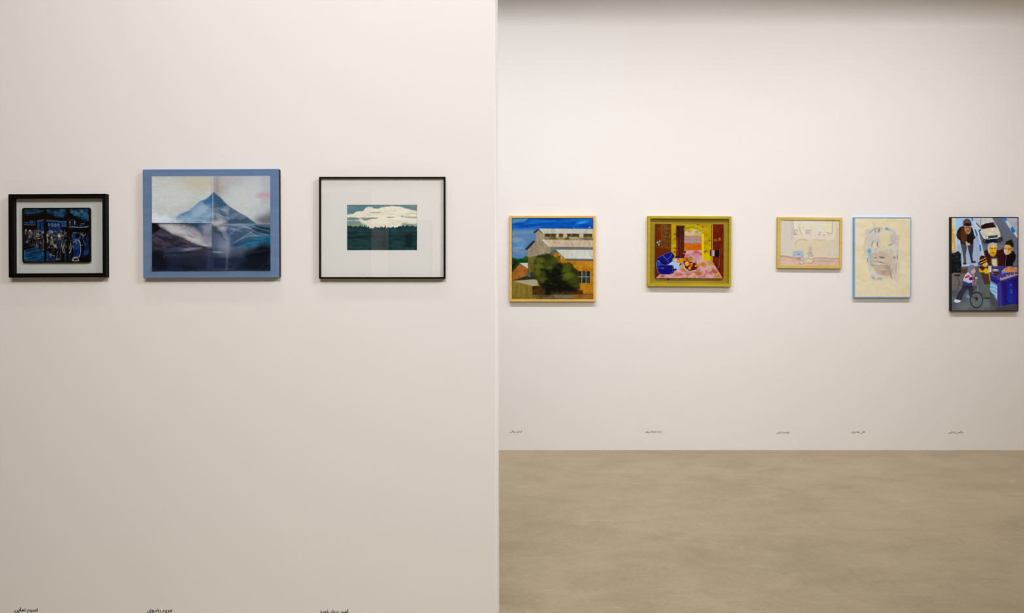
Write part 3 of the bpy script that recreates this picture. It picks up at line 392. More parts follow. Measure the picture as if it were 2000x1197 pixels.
    A.ell(750, 945, 66, 44, (206, 194, 160), soft=18, a=.9); A.line([(720, 990), (780, 994), (815, 970)], (156, 116, 100), w=12, soft=8, sm=True, a=.8); A.ell(600, 972, 42, 34, (178, 166, 176), soft=10, a=.9, wob=6); A.ell(612, 980, 22, 16, (224, 214, 224), soft=8); A.line([(560, 1004), (610, 1008), (645, 985)], (136, 96, 110), w=10, soft=5, sm=True); A.line([(570, 950), (600, 936), (636, 950)], (150, 136, 130), w=7, soft=5, sm=True, a=.8)
    A.C = A.C * .86 + np.array([212, 202, 186]) / 255 * .14
    A.texture(.035, 30, 12)
    return A

def art_face():
    A = Art(100, 74, 842, 1128, 6.837, 1.9, base=(214, 199, 162))
    A.wash(100, 74, 842, 1128, (220, 206, 174), a=.8, sx=260, sy=200, soft=5, lo=.35, hi=.7); A.wash(100, 74, 842, 1128, (206, 190, 152), a=.5, sx=200, sy=60, soft=5)
    A.poly([(300, 262), (350, 215), (430, 190), (520, 180), (600, 215), (660, 280), (692, 360), (700, 480), (704, 600), (690, 760), (660, 900), (560, 890), (450, 910), (320, 900), (300, 740), (250, 660), (228, 560), (228, 400), (250, 320)], (204, 191, 172), soft=30, a=.9, sm=True)
    A.strokes(110, 240, 230, 440, 560, [(176, 166, 162), (190, 180, 174), (206, 196, 180)], w=(8, 16), ln=(20, 60), ang=(60, 120), a=(.25, .5), soft=8, seed=61); A.strokes(70, 580, 300, 690, 440, [(166, 160, 158), (182, 174, 170)], w=(8, 14), ln=(14, 40), ang=(50, 130), a=(.25, .5), soft=8, seed=62); A.strokes(60, 600, 460, 690, 880, [(196, 194, 184), (176, 172, 166), (206, 198, 184)], w=(6, 12), ln=(20, 70), ang=(70, 110), a=(.25, .55), soft=7, seed=63); A.strokes(60, 310, 780, 500, 890, [(204, 200, 188), (186, 184, 178)], w=(8, 16), ln=(20, 50), ang=(-10, 50), a=(.25, .5), soft=8, seed=64)
    A.wash(250, 250, 440, 540, (192, 182, 174), a=.85, sx=90, sy=120, soft=40, lo=.2, hi=.75); A.wash(570, 300, 680, 420, (174, 168, 164), a=.9, sx=70, sy=80, soft=30, lo=.2, hi=.7); A.rect(450, 290, 560, 480, (212, 194, 152), soft=26, a=.85)
    A.ell(450, 670, 150, 170, (196, 176, 156), soft=70, a=.75); A.ell(550, 690, 80, 130, (180, 158, 142), soft=60, a=.7); A.ell(500, 780, 90, 60, (166, 146, 132), soft=40, a=.8); A.ell(330, 620, 60, 100, (176, 178, 172), soft=50, a=.6); A.ell(450, 590, 90, 50, (186, 168, 150), soft=40, a=.6)
    A.line([(350, 130), (352, 190)], (190, 176, 146), w=30, soft=22, a=.6); A.line([(296, 268), (340, 232), (392, 208)], (104, 148, 158), w=15, soft=8, sm=True, a=.9); A.ell(420, 236, 15, 30, (110, 100, 92), soft=12, a=.8, rot=10); A.ell(372, 252, 10, 20, (130, 118, 106), soft=8, a=.8); A.ell(458, 214, 12, 7, (130, 118, 106), soft=6, a=.8); A.poly([(495, 232), (522, 192), (545, 212), (590, 242), (560, 238), (530, 234)], (84, 156, 172), soft=10, a=.95); A.line([(560, 228), (610, 252), (645, 285)], (150, 176, 170), w=14, soft=9, sm=True, a=.8)
    A.ell(248, 345, 10, 18, (170, 154, 130), soft=8, a=.7); A.line([(232, 380), (228, 480), (234, 560)], (194, 166, 146), w=12, soft=10, a=.7)
    A.line([(348, 372), (328, 420), (326, 470)], (120, 114, 124), w=16, soft=8, sm=True, a=.9, taper=True); A.ell(356, 440, 20, 40, (210, 204, 180), soft=14, a=.9, rot=12); A.line([(404, 385), (398, 425), (408, 465)], (110, 100, 96), w=14, soft=8, sm=True, a=.9, taper=True); A.line([(350, 490), (395, 485), (420, 450)], (176, 164, 170), w=10, soft=9, sm=True, a=.8); A.line([(355, 385), (390, 365), (425, 380)], (176, 166, 156), w=10, soft=9, sm=True, a=.8)
    A.line([(540, 436), (572, 432), (605, 424)], (120, 116, 118), w=12, soft=7, sm=True, taper=True); A.line([(560, 498), (610, 505)], (140, 138, 136), w=10, soft=7, taper=True); A.wash(510, 480, 610, 570, (172, 178, 168), a=.7, sx=60, sy=30, soft=22, lo=.3, hi=.8)
    A.poly([(264, 520), (280, 480), (300, 480), (318, 515), (300, 545), (275, 545)], (84, 156, 176), soft=12, a=.95); A.poly([(275, 550), (320, 545), (345, 600), (300, 640), (282, 600)], (136, 168, 172), soft=14, a=.85); A.line([(270, 610), (272, 660)], (90, 92, 96), w=8, soft=5, a=.8); A.line([(290, 600), (290, 680)], (160, 190, 190), w=12, soft=8, a=.8)
    A.ell(378, 582, 26, 18, (206, 160, 124), soft=12, a=.9); A.line([(340, 552), (385, 555)], (150, 146, 134), w=12, soft=8, a=.8); A.ell(375, 608, 18, 9, (110, 96, 84), soft=7, a=.9); A.ell(460, 560, 44, 34, (176, 158, 140), soft=20, a=.7); A.line([(415, 595), (450, 598), (500, 606)], (96, 92, 94), w=20, soft=10, sm=True, a=.9, taper=True); A.ell(470, 604, 26, 10, (80, 78, 82), soft=8, a=.8); A.ell(560, 580, 50, 40, (206, 172, 142), soft=24, a=.8); A.wash(505, 545, 555, 595, (150, 166, 164), a=.7, sx=40, sy=40, soft=18, lo=.3, hi=.8)
    A.ell(440, 640, 110, 24, (202, 174, 148), soft=16, a=.85); A.line([(300, 655), (350, 650), (400, 655)], (176, 152, 120), w=20, soft=12, a=.8); A.line([(395, 652), (440, 664), (500, 680)], (84, 84, 88), w=10, soft=6, sm=True, a=.95, taper=True); A.poly([(305, 665), (330, 690), (360, 715), (340, 725), (315, 700)], (120, 140, 142), soft=10, a=.95); A.line([(330, 700), (400, 712), (470, 706), (510, 716)], (140, 156, 152), w=18, soft=10, sm=True, a=.85); A.line([(390, 690), (470, 690)], (206, 196, 180), w=13, soft=8, a=.8)
    A.poly([(360, 740), (460, 730), (540, 700), (580, 720), (590, 800), (570, 835), (480, 838), (420, 825), (380, 780)], (176, 150, 132), soft=18, a=.9, sm=True); A.ell(535, 745, 40, 40, (158, 136, 124), soft=20, a=.85); A.ell(460, 758, 60, 14, (204, 168, 142), soft=14, a=.8); A.ell(500, 805, 40, 26, (154, 130, 116), soft=16, a=.8); A.ell(530, 815, 34, 18, (198, 150, 120), soft=14, a=.85); A.rect(395, 790, 440, 825, (184, 166, 158), soft=14, a=.8); A.line([(570, 790), (580, 840), (594, 875)], (140, 118, 108), w=16, soft=8, sm=True, a=.9)
    A.wash(622, 480, 694, 640, (182, 188, 184), a=.9, sx=40, sy=80, soft=24, lo=.2, hi=.75); A.line([(668, 560), (666, 640)], (84, 88, 92), w=9, soft=6, a=.85, taper=True); A.ell(625, 605, 20, 16, (110, 130, 138), soft=10, a=.9); A.line([(668, 500), (666, 560)], (130, 134, 136), w=7, soft=6, a=.7); A.line([(600, 640), (605, 700), (585, 740)], (176, 192, 190), w=16, soft=10, sm=True, a=.8)
    A.line([(656, 660), (650, 740), (648, 830)], (146, 130, 110), w=9, soft=6, sm=True, a=.8, taper=True); A.line([(620, 690), (640, 730), (632, 770)], (176, 160, 140), w=7, soft=6, sm=True, a=.7); A.line([(668, 640), (680, 740), (660, 880)], (206, 186, 166), w=14, soft=12, sm=True, a=.8); A.line([(640, 850), (640, 910)], (186, 172, 146), w=14, soft=10, a=.6); A.line([(600, 860), (602, 890)], (180, 190, 180), w=10, soft=8, a=.6)
    A.poly([(300, 740), (360, 770), (400, 830), (500, 850), (480, 900), (400, 880), (320, 880)], (200, 194, 178), soft=22, a=.85, wob=8); A.poly([(325, 842), (345, 855), (375, 880), (360, 895), (328, 880)], (150, 154, 156), soft=9, a=.95, sm=True); A.ell(432, 885, 36, 17, (166, 156, 142), soft=9, a=.95); A.line([(285, 760), (296, 790)], (186, 168, 140), w=9, soft=7, a=.7)
    for x in range(116, 840, 62): A.line([(x, 1110), (x + 10, 1112)], (184, 168, 136), w=4, soft=3, a=.6)
    A.strokes(60, 240, 220, 690, 880, [(160, 150, 140), (196, 186, 170), (150, 160, 160), (206, 180, 156)], w=(3, 6), ln=(14, 60), ang=(-30, 120), a=(.2, .5), soft=4, seed=31)
    A.C = A.C * .9 + np.array([214, 199, 164]) / 255 * .1
    A.texture(.02, 30, 30)
    return A

def art_street():
    A = Art(108, 86, 868, 1152, 5.8375, 2.0, base=(84, 86, 92))
    A.rect(100, 80, 870, 700, (98, 100, 108), soft=5, col2=(86, 88, 98), vs=(120, 120))
    # pavement
    A.poly([(100, 80), (345, 80), (395, 240), (440, 430), (470, 560), (440, 640), (320, 660), (225, 675), (215, 500), (100, 480)], (158, 180, 208), soft=6, col2=(146, 156, 182), vs=(90, 120)); A.poly([(250, 400), (440, 400), (470, 560), (430, 600), (230, 600)], (150, 156, 174), soft=40, a=.8); A.rect(145, 80, 240, 260, (140, 182, 216), soft=24, a=.8)
    for p in ([(350, 465), (450, 470)], [(360, 520), (460, 525)], [(400, 400), (410, 560)], [(330, 440), (360, 600)], [(170, 330), (250, 335)], [(360, 300), (400, 300)]): A.line(p, (136, 142, 164), w=3, soft=2.5, a=.6)
    A.poly([(100, 80), (140, 80), (166, 470), (100, 480)], (190, 152, 66), soft=6, col2=(206, 178, 110), vs=(30, 60)); A.wash(110, 300, 165, 480, (200, 170, 140), a=.7, sx=30, sy=50, soft=8); A.line([(142, 86), (168, 470)], (176, 196, 214), w=9, soft=5, a=.8)
    A.poly([(345, 86), (372, 86), (415, 240), (460, 420), (490, 560), (470, 560), (440, 430), (395, 250)], (182, 186, 196), soft=4)
    for p in ([(330, 88), (348, 88), (358, 120), (342, 124)], [(370, 222), (388, 222), (408, 290), (392, 300)], [(422, 395), (440, 395), (450, 466), (430, 468)], [(400, 600), (430, 590), (440, 625), (412, 640)], [(272, 650), (296, 640), (300, 672), (280, 676)]): A.poly(p, (24, 96, 178), soft=3)
    A.poly([(215, 640), (300, 620), (400, 600), (420, 640), (320, 664), (225, 678)], (186, 184, 180), soft=5, a=.85); A.poly([(272, 648), (296, 640), (300, 672), (280, 676)], (40, 120, 186), soft=3); A.ell(330, 612, 50, 12, (120, 150, 176), soft=8, a=.8)
    # far kerb
    A.poly([(680, 80), (870, 80), (870, 330), (800, 240), (720, 130)], (166, 166, 172), soft=5, col2=(152, 154, 160), vs=(60, 60)); A.poly([(690, 84), (720, 84), (870, 300), (870, 330), (790, 240)], (186, 186, 188), soft=4); A.poly([(690, 84), (728, 84), (748, 110), (722, 132), (705, 110)], (40, 112, 188), soft=3); A.poly([(782, 205), (806, 188), (838, 240), (818, 268), (795, 244)], (14, 96, 172), soft=3); A.line([(780, 170), (830, 120)], (150, 150, 154), w=4, a=.7)
    A.poly([(600, 84), (690, 84), (780, 230), (865, 340), (865, 640), (830, 640), (700, 380), (690, 260)], (92, 96, 106), soft=16, a=.8)
    # car
    A.poly([(490, 340), (640, 320), (690, 310), (692, 350), (640, 372), (500, 382), (470, 360)], (26, 26, 36), soft=7); A.poly([(356, 84), (570, 84), (600, 140), (640, 200), (664, 260), (668, 300), (640, 318), (496, 340), (460, 320), (420, 240), (380, 160)], (192, 190, 178), soft=4, col2=(180, 178, 172), vs=(60, 40)); A.poly([(356, 84), (440, 84), (445, 200), (430, 240), (400, 190)], (172, 174, 180), soft=4); A.line([(440, 100), (444, 215)], (60, 60, 70), w=4, soft=2.5); A.line([(392, 150), (438, 200)], (40, 40, 52), w=9, soft=4); A.poly([(446, 176), (500, 152), (585, 140), (618, 195), (540, 205), (450, 218)], (34, 14, 14), soft=4); A.poly([(575, 140), (596, 140), (622, 195), (612, 198)], (80, 80, 88), soft=4); A.ell(432, 232, 14, 8, (30, 28, 34), soft=4, rot=-20)
    A.poly([(470, 232), (560, 210), (640, 220), (662, 270), (500, 296)], (196, 184, 150), soft=12, col2=(206, 200, 184), vs=(60, 30)); A.poly([(500, 300), (640, 285), (662, 290), (660, 312), (506, 330)], (60, 54, 56), soft=4); A.rect(504, 302, 526, 324, (200, 204, 210), soft=4); A.rect(636, 288, 664, 310, (200, 204, 206), soft=5); A.line([(520, 332), (580, 326), (640, 318)], (200, 204, 206), w=10, soft=4); A.line([(420, 240), (465, 320), (490, 350)], (36, 36, 44), w=7, soft=4); A.rect(495, 335, 610, 375, (14, 16, 26), soft=8); A.ell(485, 356, 16, 22, (24, 24, 32), soft=5); A.ell(488, 354, 7, 9, (110, 110, 116), soft=4); A.ell(655, 345, 22, 30, (56, 48, 52), soft=8)
    # lower street
    A.poly([(100, 650), (460, 640), (560, 900), (660, 1100), (870, 1080), (870, 1160), (100, 1160)], (90, 92, 94), soft=8, col2=(78, 80, 82), vs=(120, 60)); A.poly([(100, 720), (250, 715), (260, 900), (100, 900)], (104, 92, 82), soft=20, a=.8); A.ell(300, 1090, 110, 40, (106, 114, 116), soft=40, a=.7); A.ell(500, 1060, 70, 60, (100, 110, 114), soft=40, a=.7); A.poly([(640, 1090), (870, 1075), (870, 1160), (600, 1160)], (56, 58, 60), soft=20, a=.8); A.poly([(545, 900), (640, 1090), (560, 1090), (520, 960)], (62, 64, 66), soft=20, a=.8); A.rect(215, 675, 285, 725, (84, 48, 26), soft=8, a=.9)
    A.rect(400, 640, 450, 900, (76, 80, 90), soft=24, a=.7)
    # bag
    A.poly([(100, 510), (150, 490), (180, 470), (212, 500), (212, 560), (220, 640), (218, 715), (100, 722)], (14, 16, 16), soft=5, wob=6); A.strokes(30, 110, 500, 212, 700, [(84, 92, 96), (54, 60, 64), (40, 44, 20)], w=(3, 6), ln=(14, 36), ang=(-30, 40), a=(.4, .8), seed=41)
    # standing man
    A.poly([(210, 380), (280, 385), (282, 440), (268, 520), (274, 600), (248, 606), (236, 500)], (62, 64, 70), soft=4); A.poly([(280, 385), (355, 380), (356, 440), (346, 520), (352, 590), (330, 590), (310, 500), (292, 420)], (46, 48, 58), soft=4); A.ell(258, 612, 20, 13, (44, 40, 42), soft=4); A.ell(358, 594, 30, 10, (26, 24, 30), soft=4); A.line([(240, 420), (252, 590)], (84, 84, 88), w=10, soft=7, a=.6)
    A.poly([(250, 178), (200, 196), (172, 240), (162, 290), (176, 325), (206, 350), (212, 385), (270, 394), (352, 390), (356, 340), (384, 318), (366, 280), (350, 215), (330, 190), (290, 250)], (50, 28, 14), soft=4, col2=(38, 18, 12), vs=(40, 60)); A.poly([(225, 195), (265, 200), (282, 270), (276, 385), (222, 370), (212, 290)], (76, 44, 14), soft=8, a=.95); A.poly([(285, 270), (320, 265), (356, 330), (352, 390), (280, 390)], (22, 10, 12), soft=8); A.line([(278, 255), (278, 370)], (84, 66, 30), w=4, a=.8)
    A.ell(292, 220, 38, 52, (150, 92, 52), soft=4); A.poly([(255, 190), (285, 195), (280, 250), (262, 230)], (150, 116, 92), soft=8); A.poly([(268, 245), (290, 262), (325, 236), (318, 265), (292, 280)], (140, 130, 124), soft=6); A.line([(278, 240), (306, 240)], (64, 26, 20), w=6); A.line([(272, 204), (312, 204)], (84, 46, 26), w=5); A.ell(296, 218, 8, 12, (176, 110, 54), soft=4)
    A.poly([(238, 180), (240, 130), (265, 104), (300, 100), (325, 120), (332, 150), (330, 182), (250, 180)], (80, 64, 60), soft=4, sm=True); A.rect(252, 150, 332, 180, (34, 14, 10), soft=5); A.line([(243, 150), (246, 190)], (130, 120, 120), w=8, soft=5, a=.8)
    A.poly([(268, 362), (284, 358), (292, 378), (318, 378), (318, 402), (275, 406)], (196, 150, 140), soft=4)
    # two men
    A.poly([(480, 470), (540, 440), (640, 460), (680, 450), (705, 430), (720, 640), (540, 640), (500, 560)], (52, 20, 18), soft=6, col2=(40, 18, 20), vs=(50, 50)); A.poly([(700, 440), (800, 440), (846, 520), (838, 570), (812, 610), (810, 645), (700, 645)], (14, 8, 8), soft=5); A.poly([(640, 470), (705, 460), (720, 640), (650, 640)], (50, 14, 16), soft=8); A.line([(735, 515), (726, 580), (722, 640)], (140, 134, 134), w=4, a=.8)
    A.ell(598, 600, 40, 60, (96, 84, 80), soft=24, a=.8); A.poly([(565, 560), (625, 555), (632, 640), (600, 655), (570, 620)], (200, 184, 136), soft=10)
    A.ell(578, 456, 46, 76, (206, 150, 24), soft=4); A.poly([(522, 470), (520, 410), (540, 380), (580, 368), (620, 380), (634, 420), (622, 450), (614, 410), (570, 396), (545, 420), (545, 480)], (168, 164, 170), soft=5); A.ell(535, 470, 9, 26, (200, 170, 140), soft=5); A.ell(585, 414, 24, 14, (224, 180, 60), soft=8); A.line([(550, 436), (578, 442)], (110, 60, 16), w=8, soft=4); A.line([(595, 440), (616, 434)], (110, 60, 16), w=8, soft=4); A.line([(568, 492), (595, 488)], (110, 40, 16), w=8, soft=4); A.line([(588, 445), (590, 478)], (226, 176, 40), w=7, soft=4); A.poly([(545, 500), (575, 512), (615, 500), (595, 530), (570, 528)], (190, 130, 20), soft=6)
    A.ell(745, 450, 40, 62, (206, 156, 90), soft=4); A.poly([(748, 395), (790, 400), (790, 490), (760, 505)], (206, 146, 40), soft=8); A.poly([(705, 440), (735, 450), (740, 505), (712, 490)], (206, 180, 170), soft=8); A.poly([(718, 395), (735, 360), (795, 334), (815, 370), (820, 420), (805, 430), (770, 398)], (18, 20, 16), soft=4); A.ell(722, 440, 14, 12, (70, 54, 48), ring=3, soft=3, a=.8); A.ell(764, 446, 15, 12, (70, 54, 48), ring=3, soft=3, a=.8); A.ell(722, 440, 9, 6, (110, 80, 66), soft=4, a=.7); A.ell(764, 446, 9, 6, (110, 72, 30), soft=4, a=.7); A.line([(780, 440), (808, 432)], (40, 34, 34), w=5); A.ell(800, 450, 12, 24, (150, 146, 146), soft=6, a=.8); A.ell(730, 492, 14, 20, (196, 180, 176), soft=6, a=.8); A.line([(724, 480), (742, 482)], (120, 80, 76), w=4)
    # stall
    A.poly([(550, 650), (610, 642), (870, 640), (870, 745), (670, 825), (552, 745)], (66, 58, 134), soft=4, col2=(54, 44, 118), vs=(60, 30)); A.poly([(552, 742), (668, 812), (864, 745), (866, 1078), (780, 1078), (664, 1106), (636, 1080), (630, 850), (548, 800)], (38, 24, 120), soft=4, col2=(32, 16, 92), vs=(30, 160)); A.poly([(632, 830), (672, 820), (690, 1090), (664, 1106), (640, 1070)], (56, 48, 128), soft=6); A.poly([(762, 830), (800, 820), (818, 1060), (750, 1076), (760, 930)], (20, 40, 140), soft=10); A.poly([(552, 742), (664, 810), (864, 748), (864, 770), (664, 834), (552, 770)], (44, 36, 110), soft=5)
    A.poly([(552, 818), (630, 860), (632, 1035), (600, 980), (546, 920)], (146, 182, 210), soft=4, wob=4); 
    for y in (846, 884, 925): A.line([(552, y - 8), (590, y), (630, y + 24)], (40, 108, 168), w=8, soft=5, a=.7)
    for (x, y) in ((788, 855), (790, 925), (795, 945)): A.ell(x, y, 9, 4, (110, 130, 200), soft=4, a=.8)
    A.line([(660, 1104), (690, 1100)], (150, 150, 190), w=5, a=.7)
    A.ell(612, 715, 42, 34, (50, 26, 30), soft=5); A.ell(612, 686, 34, 9, (206, 190, 160), soft=4); A.line([(582, 700), (650, 706)], (176, 166, 160), w=5, a=.8); A.line([(582, 728), (645, 732)], (130, 110, 110), w=5, a=.7); A.ell(578, 704, 9, 22, (176, 170, 170), ring=4, soft=3, a=.8)
    A.poly([(680, 700), (700, 675), (760, 650), (866, 655), (866, 706), (700, 720), (690, 745)], (116, 136, 160), soft=4); A.poly([(690, 695), (730, 660), (770, 642), (820, 656), (866, 665), (866, 695), (760, 706)], (186, 106, 44), soft=5, col2=(206, 136, 70), vs=(14, 14)); A.poly([(660, 775), (760, 735), (866, 708), (866, 742), (760, 780), (664, 810)], (136, 142, 154), soft=4); A.poly([(672, 770), (760, 738), (862, 710), (864, 728), (760, 752), (680, 778)], (120, 20, 30), soft=4)
    for (x, y) in ((745, 752), (780, 745), (826, 725)): A.ell(x, y, 7, 8, (214, 160, 90), soft=3)
    # boy in stripes hat
    A.poly([(426, 640), (470, 640), (540, 650), (552, 760), (548, 850), (480, 850), (456, 760), (430, 700)], (70, 46, 40), soft=5); A.poly([(425, 660), (450, 690), (480, 700), (475, 715), (430, 710), (418, 680)], (196, 150, 10), soft=4); A.poly([(470, 690), (500, 660), (530, 680), (540, 770), (530, 725), (490, 728)], (210, 160, 4), soft=4); A.line([(532, 690), (546, 780), (545, 810)], (196, 146, 4), w=9, soft=4); A.ell(490, 620, 30, 30, (220, 160, 40), soft=5); A.poly([(428, 590), (432, 545), (455, 522), (485, 530), (506, 560), (510, 585), (470, 615), (430, 630)], (48, 14, 10), soft=4, sm=True); A.line([(432, 578), (470, 562), (500, 545)], (206, 150, 50), w=9, soft=3); A.line([(438, 608), (475, 592), (508, 572)], (206, 150, 50), w=10, soft=3); A.poly([(436, 640), (480, 650), (470, 680), (430, 670)], (60, 22, 14), soft=5); A.rect(528, 640, 564, 712, (198, 188, 166), soft=4)
    A.poly([(490, 850), (545, 850), (548, 990), (520, 1008), (470, 1005), (500, 940)], (86, 92, 74), soft=5, var=.1); A.ell(510, 1010, 40, 9, (52, 48, 44), soft=5)
    # bicycle child
    A.line([(150, 745), (200, 748)], (20, 20, 24), w=16, soft=4); A.line([(180, 755), (195, 860)], (48, 44, 50), w=5, soft=3); A.ell(120, 850, 80, 90, (66, 60, 60), ring=5, soft=3, a=.7); A.line([(112, 858), (250, 862)], (64, 58, 60), w=4, a=.7); A.line([(190, 850), (165, 920)], (60, 56, 62), w=7, a=.7)
    A.poly([(235, 850), (300, 865), (350, 860), (370, 900), (345, 960), (305, 985), (310, 940), (290, 900), (250, 960), (214, 1035), (155, 1020), (190, 940), (222, 900)], (48, 44, 60), soft=5, col2=(40, 36, 50), vs=(40, 40)); A.poly([(135, 1050), (145, 1018), (215, 1035), (205, 1055), (160, 1060)], (196, 200, 210), soft=4); A.poly([(270, 975), (300, 965), (318, 1000), (300, 1010), (280, 995)], (110, 140, 160), soft=5)
    A.poly([(236, 810), (262, 740), (300, 705), (340, 720), (368, 740), (360, 800), (345, 865), (240, 850)], (186, 184, 196), soft=4); A.poly([(234, 808), (300, 835), (348, 830), (345, 870), (235, 850)], (40, 48, 106), soft=5); A.poly([(258, 765), (300, 742), (318, 750), (310, 765), (268, 785)], (186, 40, 74), soft=4); A.poly([(310, 768), (370, 765), (376, 795), (320, 805), (306, 795)], (40, 40, 80), soft=4); A.poly([(335, 735), (362, 740), (358, 860), (340, 865), (348, 790)], (196, 70, 110), soft=5, a=.85); A.line([(300, 700), (345, 745)], (50, 50, 96), w=14, soft=6); A.strokes(16, 250, 795, 320, 830, [(90, 70, 110), (150, 130, 150)], w=(3, 5), ln=(4, 12), ang=(0, 90), a=(.4, .8), seed=44)
    A.ell(350, 695, 32, 34, (196, 150, 136), soft=5); A.poly([(292, 690), (298, 650), (325, 630), (360, 632), (380, 655), (378, 668), (350, 675), (332, 700), (300, 712)], (112, 110, 146), soft=5, sm=True, col2=(96, 94, 126), vs=(14, 14)); A.poly([(330, 690), (346, 716), (366, 728), (340, 735), (316, 712)], (140, 140, 160), soft=5)
    A.ell(390, 778, 18, 12, (196, 160, 136), soft=4); A.line([(385, 790), (378, 850)], (130, 134, 130), w=9, soft=5, a=.8); A.line([(400, 800), (372, 880), (350, 900)], (110, 114, 120), w=5, a=.8); A.line([(405, 860), (408, 960), (398, 1015)], (140, 144, 150), w=9, soft=5, a=.8); A.ell(385, 880, 14, 7, (44, 42, 48), soft=4, rot=-20)
    A.ell(392, 1030, 66, 84, (96, 100, 98), soft=5, a=.9); A.ell(392, 1030, 70, 88, (42, 38, 44), ring=12, soft=3); A.ell(394, 1015, 15, 20, (34, 30, 36), soft=5); A.line([(344, 990), (390, 1018)], (46, 44, 50), w=9, soft=4); A.line([(380, 970), (386, 1010)], (60, 60, 64), w=6, soft=4); A.ell(394, 1018, 30, 38, (80, 80, 80), ring=3, soft=3, a=.7); A.line([(340, 970), (290, 940), (250, 1000), (190, 1075)], (80, 80, 82), w=4, a=.6)
    A.texture(.05, 14, 10)
    return A

# ---------------------------------------------------------------- materials
def s2l(c):
    c = np.asarray(c, float)
    return np.where(c <= 0.04045, c / 12.92, ((c + 0.055) / 1.055) ** 2.4)
def rgb(r, g, b, k=1.0):
    v = np.clip(s2l(np.array([r, g, b]) / 255.0) / np.array(k), 0, .95)
    return (float(v[0]), float(v[1]), float(v[2]), 1.0)

def mat(name, color, rough=0.6, spec=0.3, noise=None, bump=None):
    """noise = (scale xyz, second colour, low, high); bump = (scale, strength, distance)"""
    m = bpy.data.materials.new(name); m.use_nodes = True
    nt = m.node_tree; b = nt.nodes['Principled BSDF']
    b.inputs['Base Color'].default_value = color; b.inputs['Roughness'].default_value = rough
    b.inputs['Specular IOR Level'].default_value = spec
    tc = nt.nodes.new('ShaderNodeTexCoord')
    if noise:
        mp = nt.nodes.new('ShaderNodeMapping'); mp.inputs['Scale'].default_value = noise[0]
        n = nt.nodes.new('ShaderNodeTexNoise'); n.inputs['Scale'].default_value = 1.0; n.inputs['Detail'].default_value = 6; n.inputs['Roughness'].default_value = 0.6
        r = nt.nodes.new('ShaderNodeValToRGB'); r.color_ramp.elements[0].position = noise[2]; r.color_ramp.elements[1].position = noise[3]
        r.color_ramp.elements[0].color = color; r.color_ramp.elements[1].color = noise[1]
        nt.links.new(tc.outputs['Object'], mp.inputs[0]); nt.links.new(mp.outputs[0], n.inputs['Vector'])
        nt.links.new(n.outputs['Fac'], r.inputs[0]); nt.links.new(r.outputs[0], b.inputs['Base Color'])
    if bump:
        n2 = nt.nodes.new('ShaderNodeTexNoise'); n2.inputs['Scale'].default_value = bump[0]; n2.inputs['Detail'].default_value = 4
        bp = nt.nodes.new('ShaderNodeBump'); bp.inputs['Strength'].default_value = bump[1]; bp.inputs['Distance'].default_value = bump[2]
        nt.links.new(tc.outputs['Object'], n2.inputs['Vector']); nt.links.new(n2.outputs['Fac'], bp.inputs['Height']); nt.links.new(bp.outputs[0], b.inputs['Normal'])
    return m

WALL = (0.83, 0.808, 0.797, 1)
M_wall = mat('wall_paint', WALL, 0.85, 0.12, noise=((1.3, 1.3, 1.3), (0.815, 0.793, 0.782, 1), .35, .7), bump=(90, .06, .002))
M_ceiling = mat('ceiling_paint', (0.80, 0.79, 0.77, 1), 0.9, 0.1)
M_side = mat('beige_side_wall_paint', (0.70, 0.60, 0.49, 1), 0.8, 0.15, noise=((1.5, 1.5, 1.5), (0.66, 0.56, 0.45, 1), .35, .65))
M_side_dark = mat('dark_brown_side_wall_paint', (0.075, 0.05, 0.032, 1), 0.8, 0.12, noise=((1.5, 1.5, 1.5), (0.06, 0.04, 0.026, 1), .35, .65))
M_dark_door = mat('dark_door_paint', (0.05, 0.045, 0.04, 1), 0.6, 0.2, noise=((3, 3, 3), (0.04, 0.035, 0.03, 1), .4, .6))

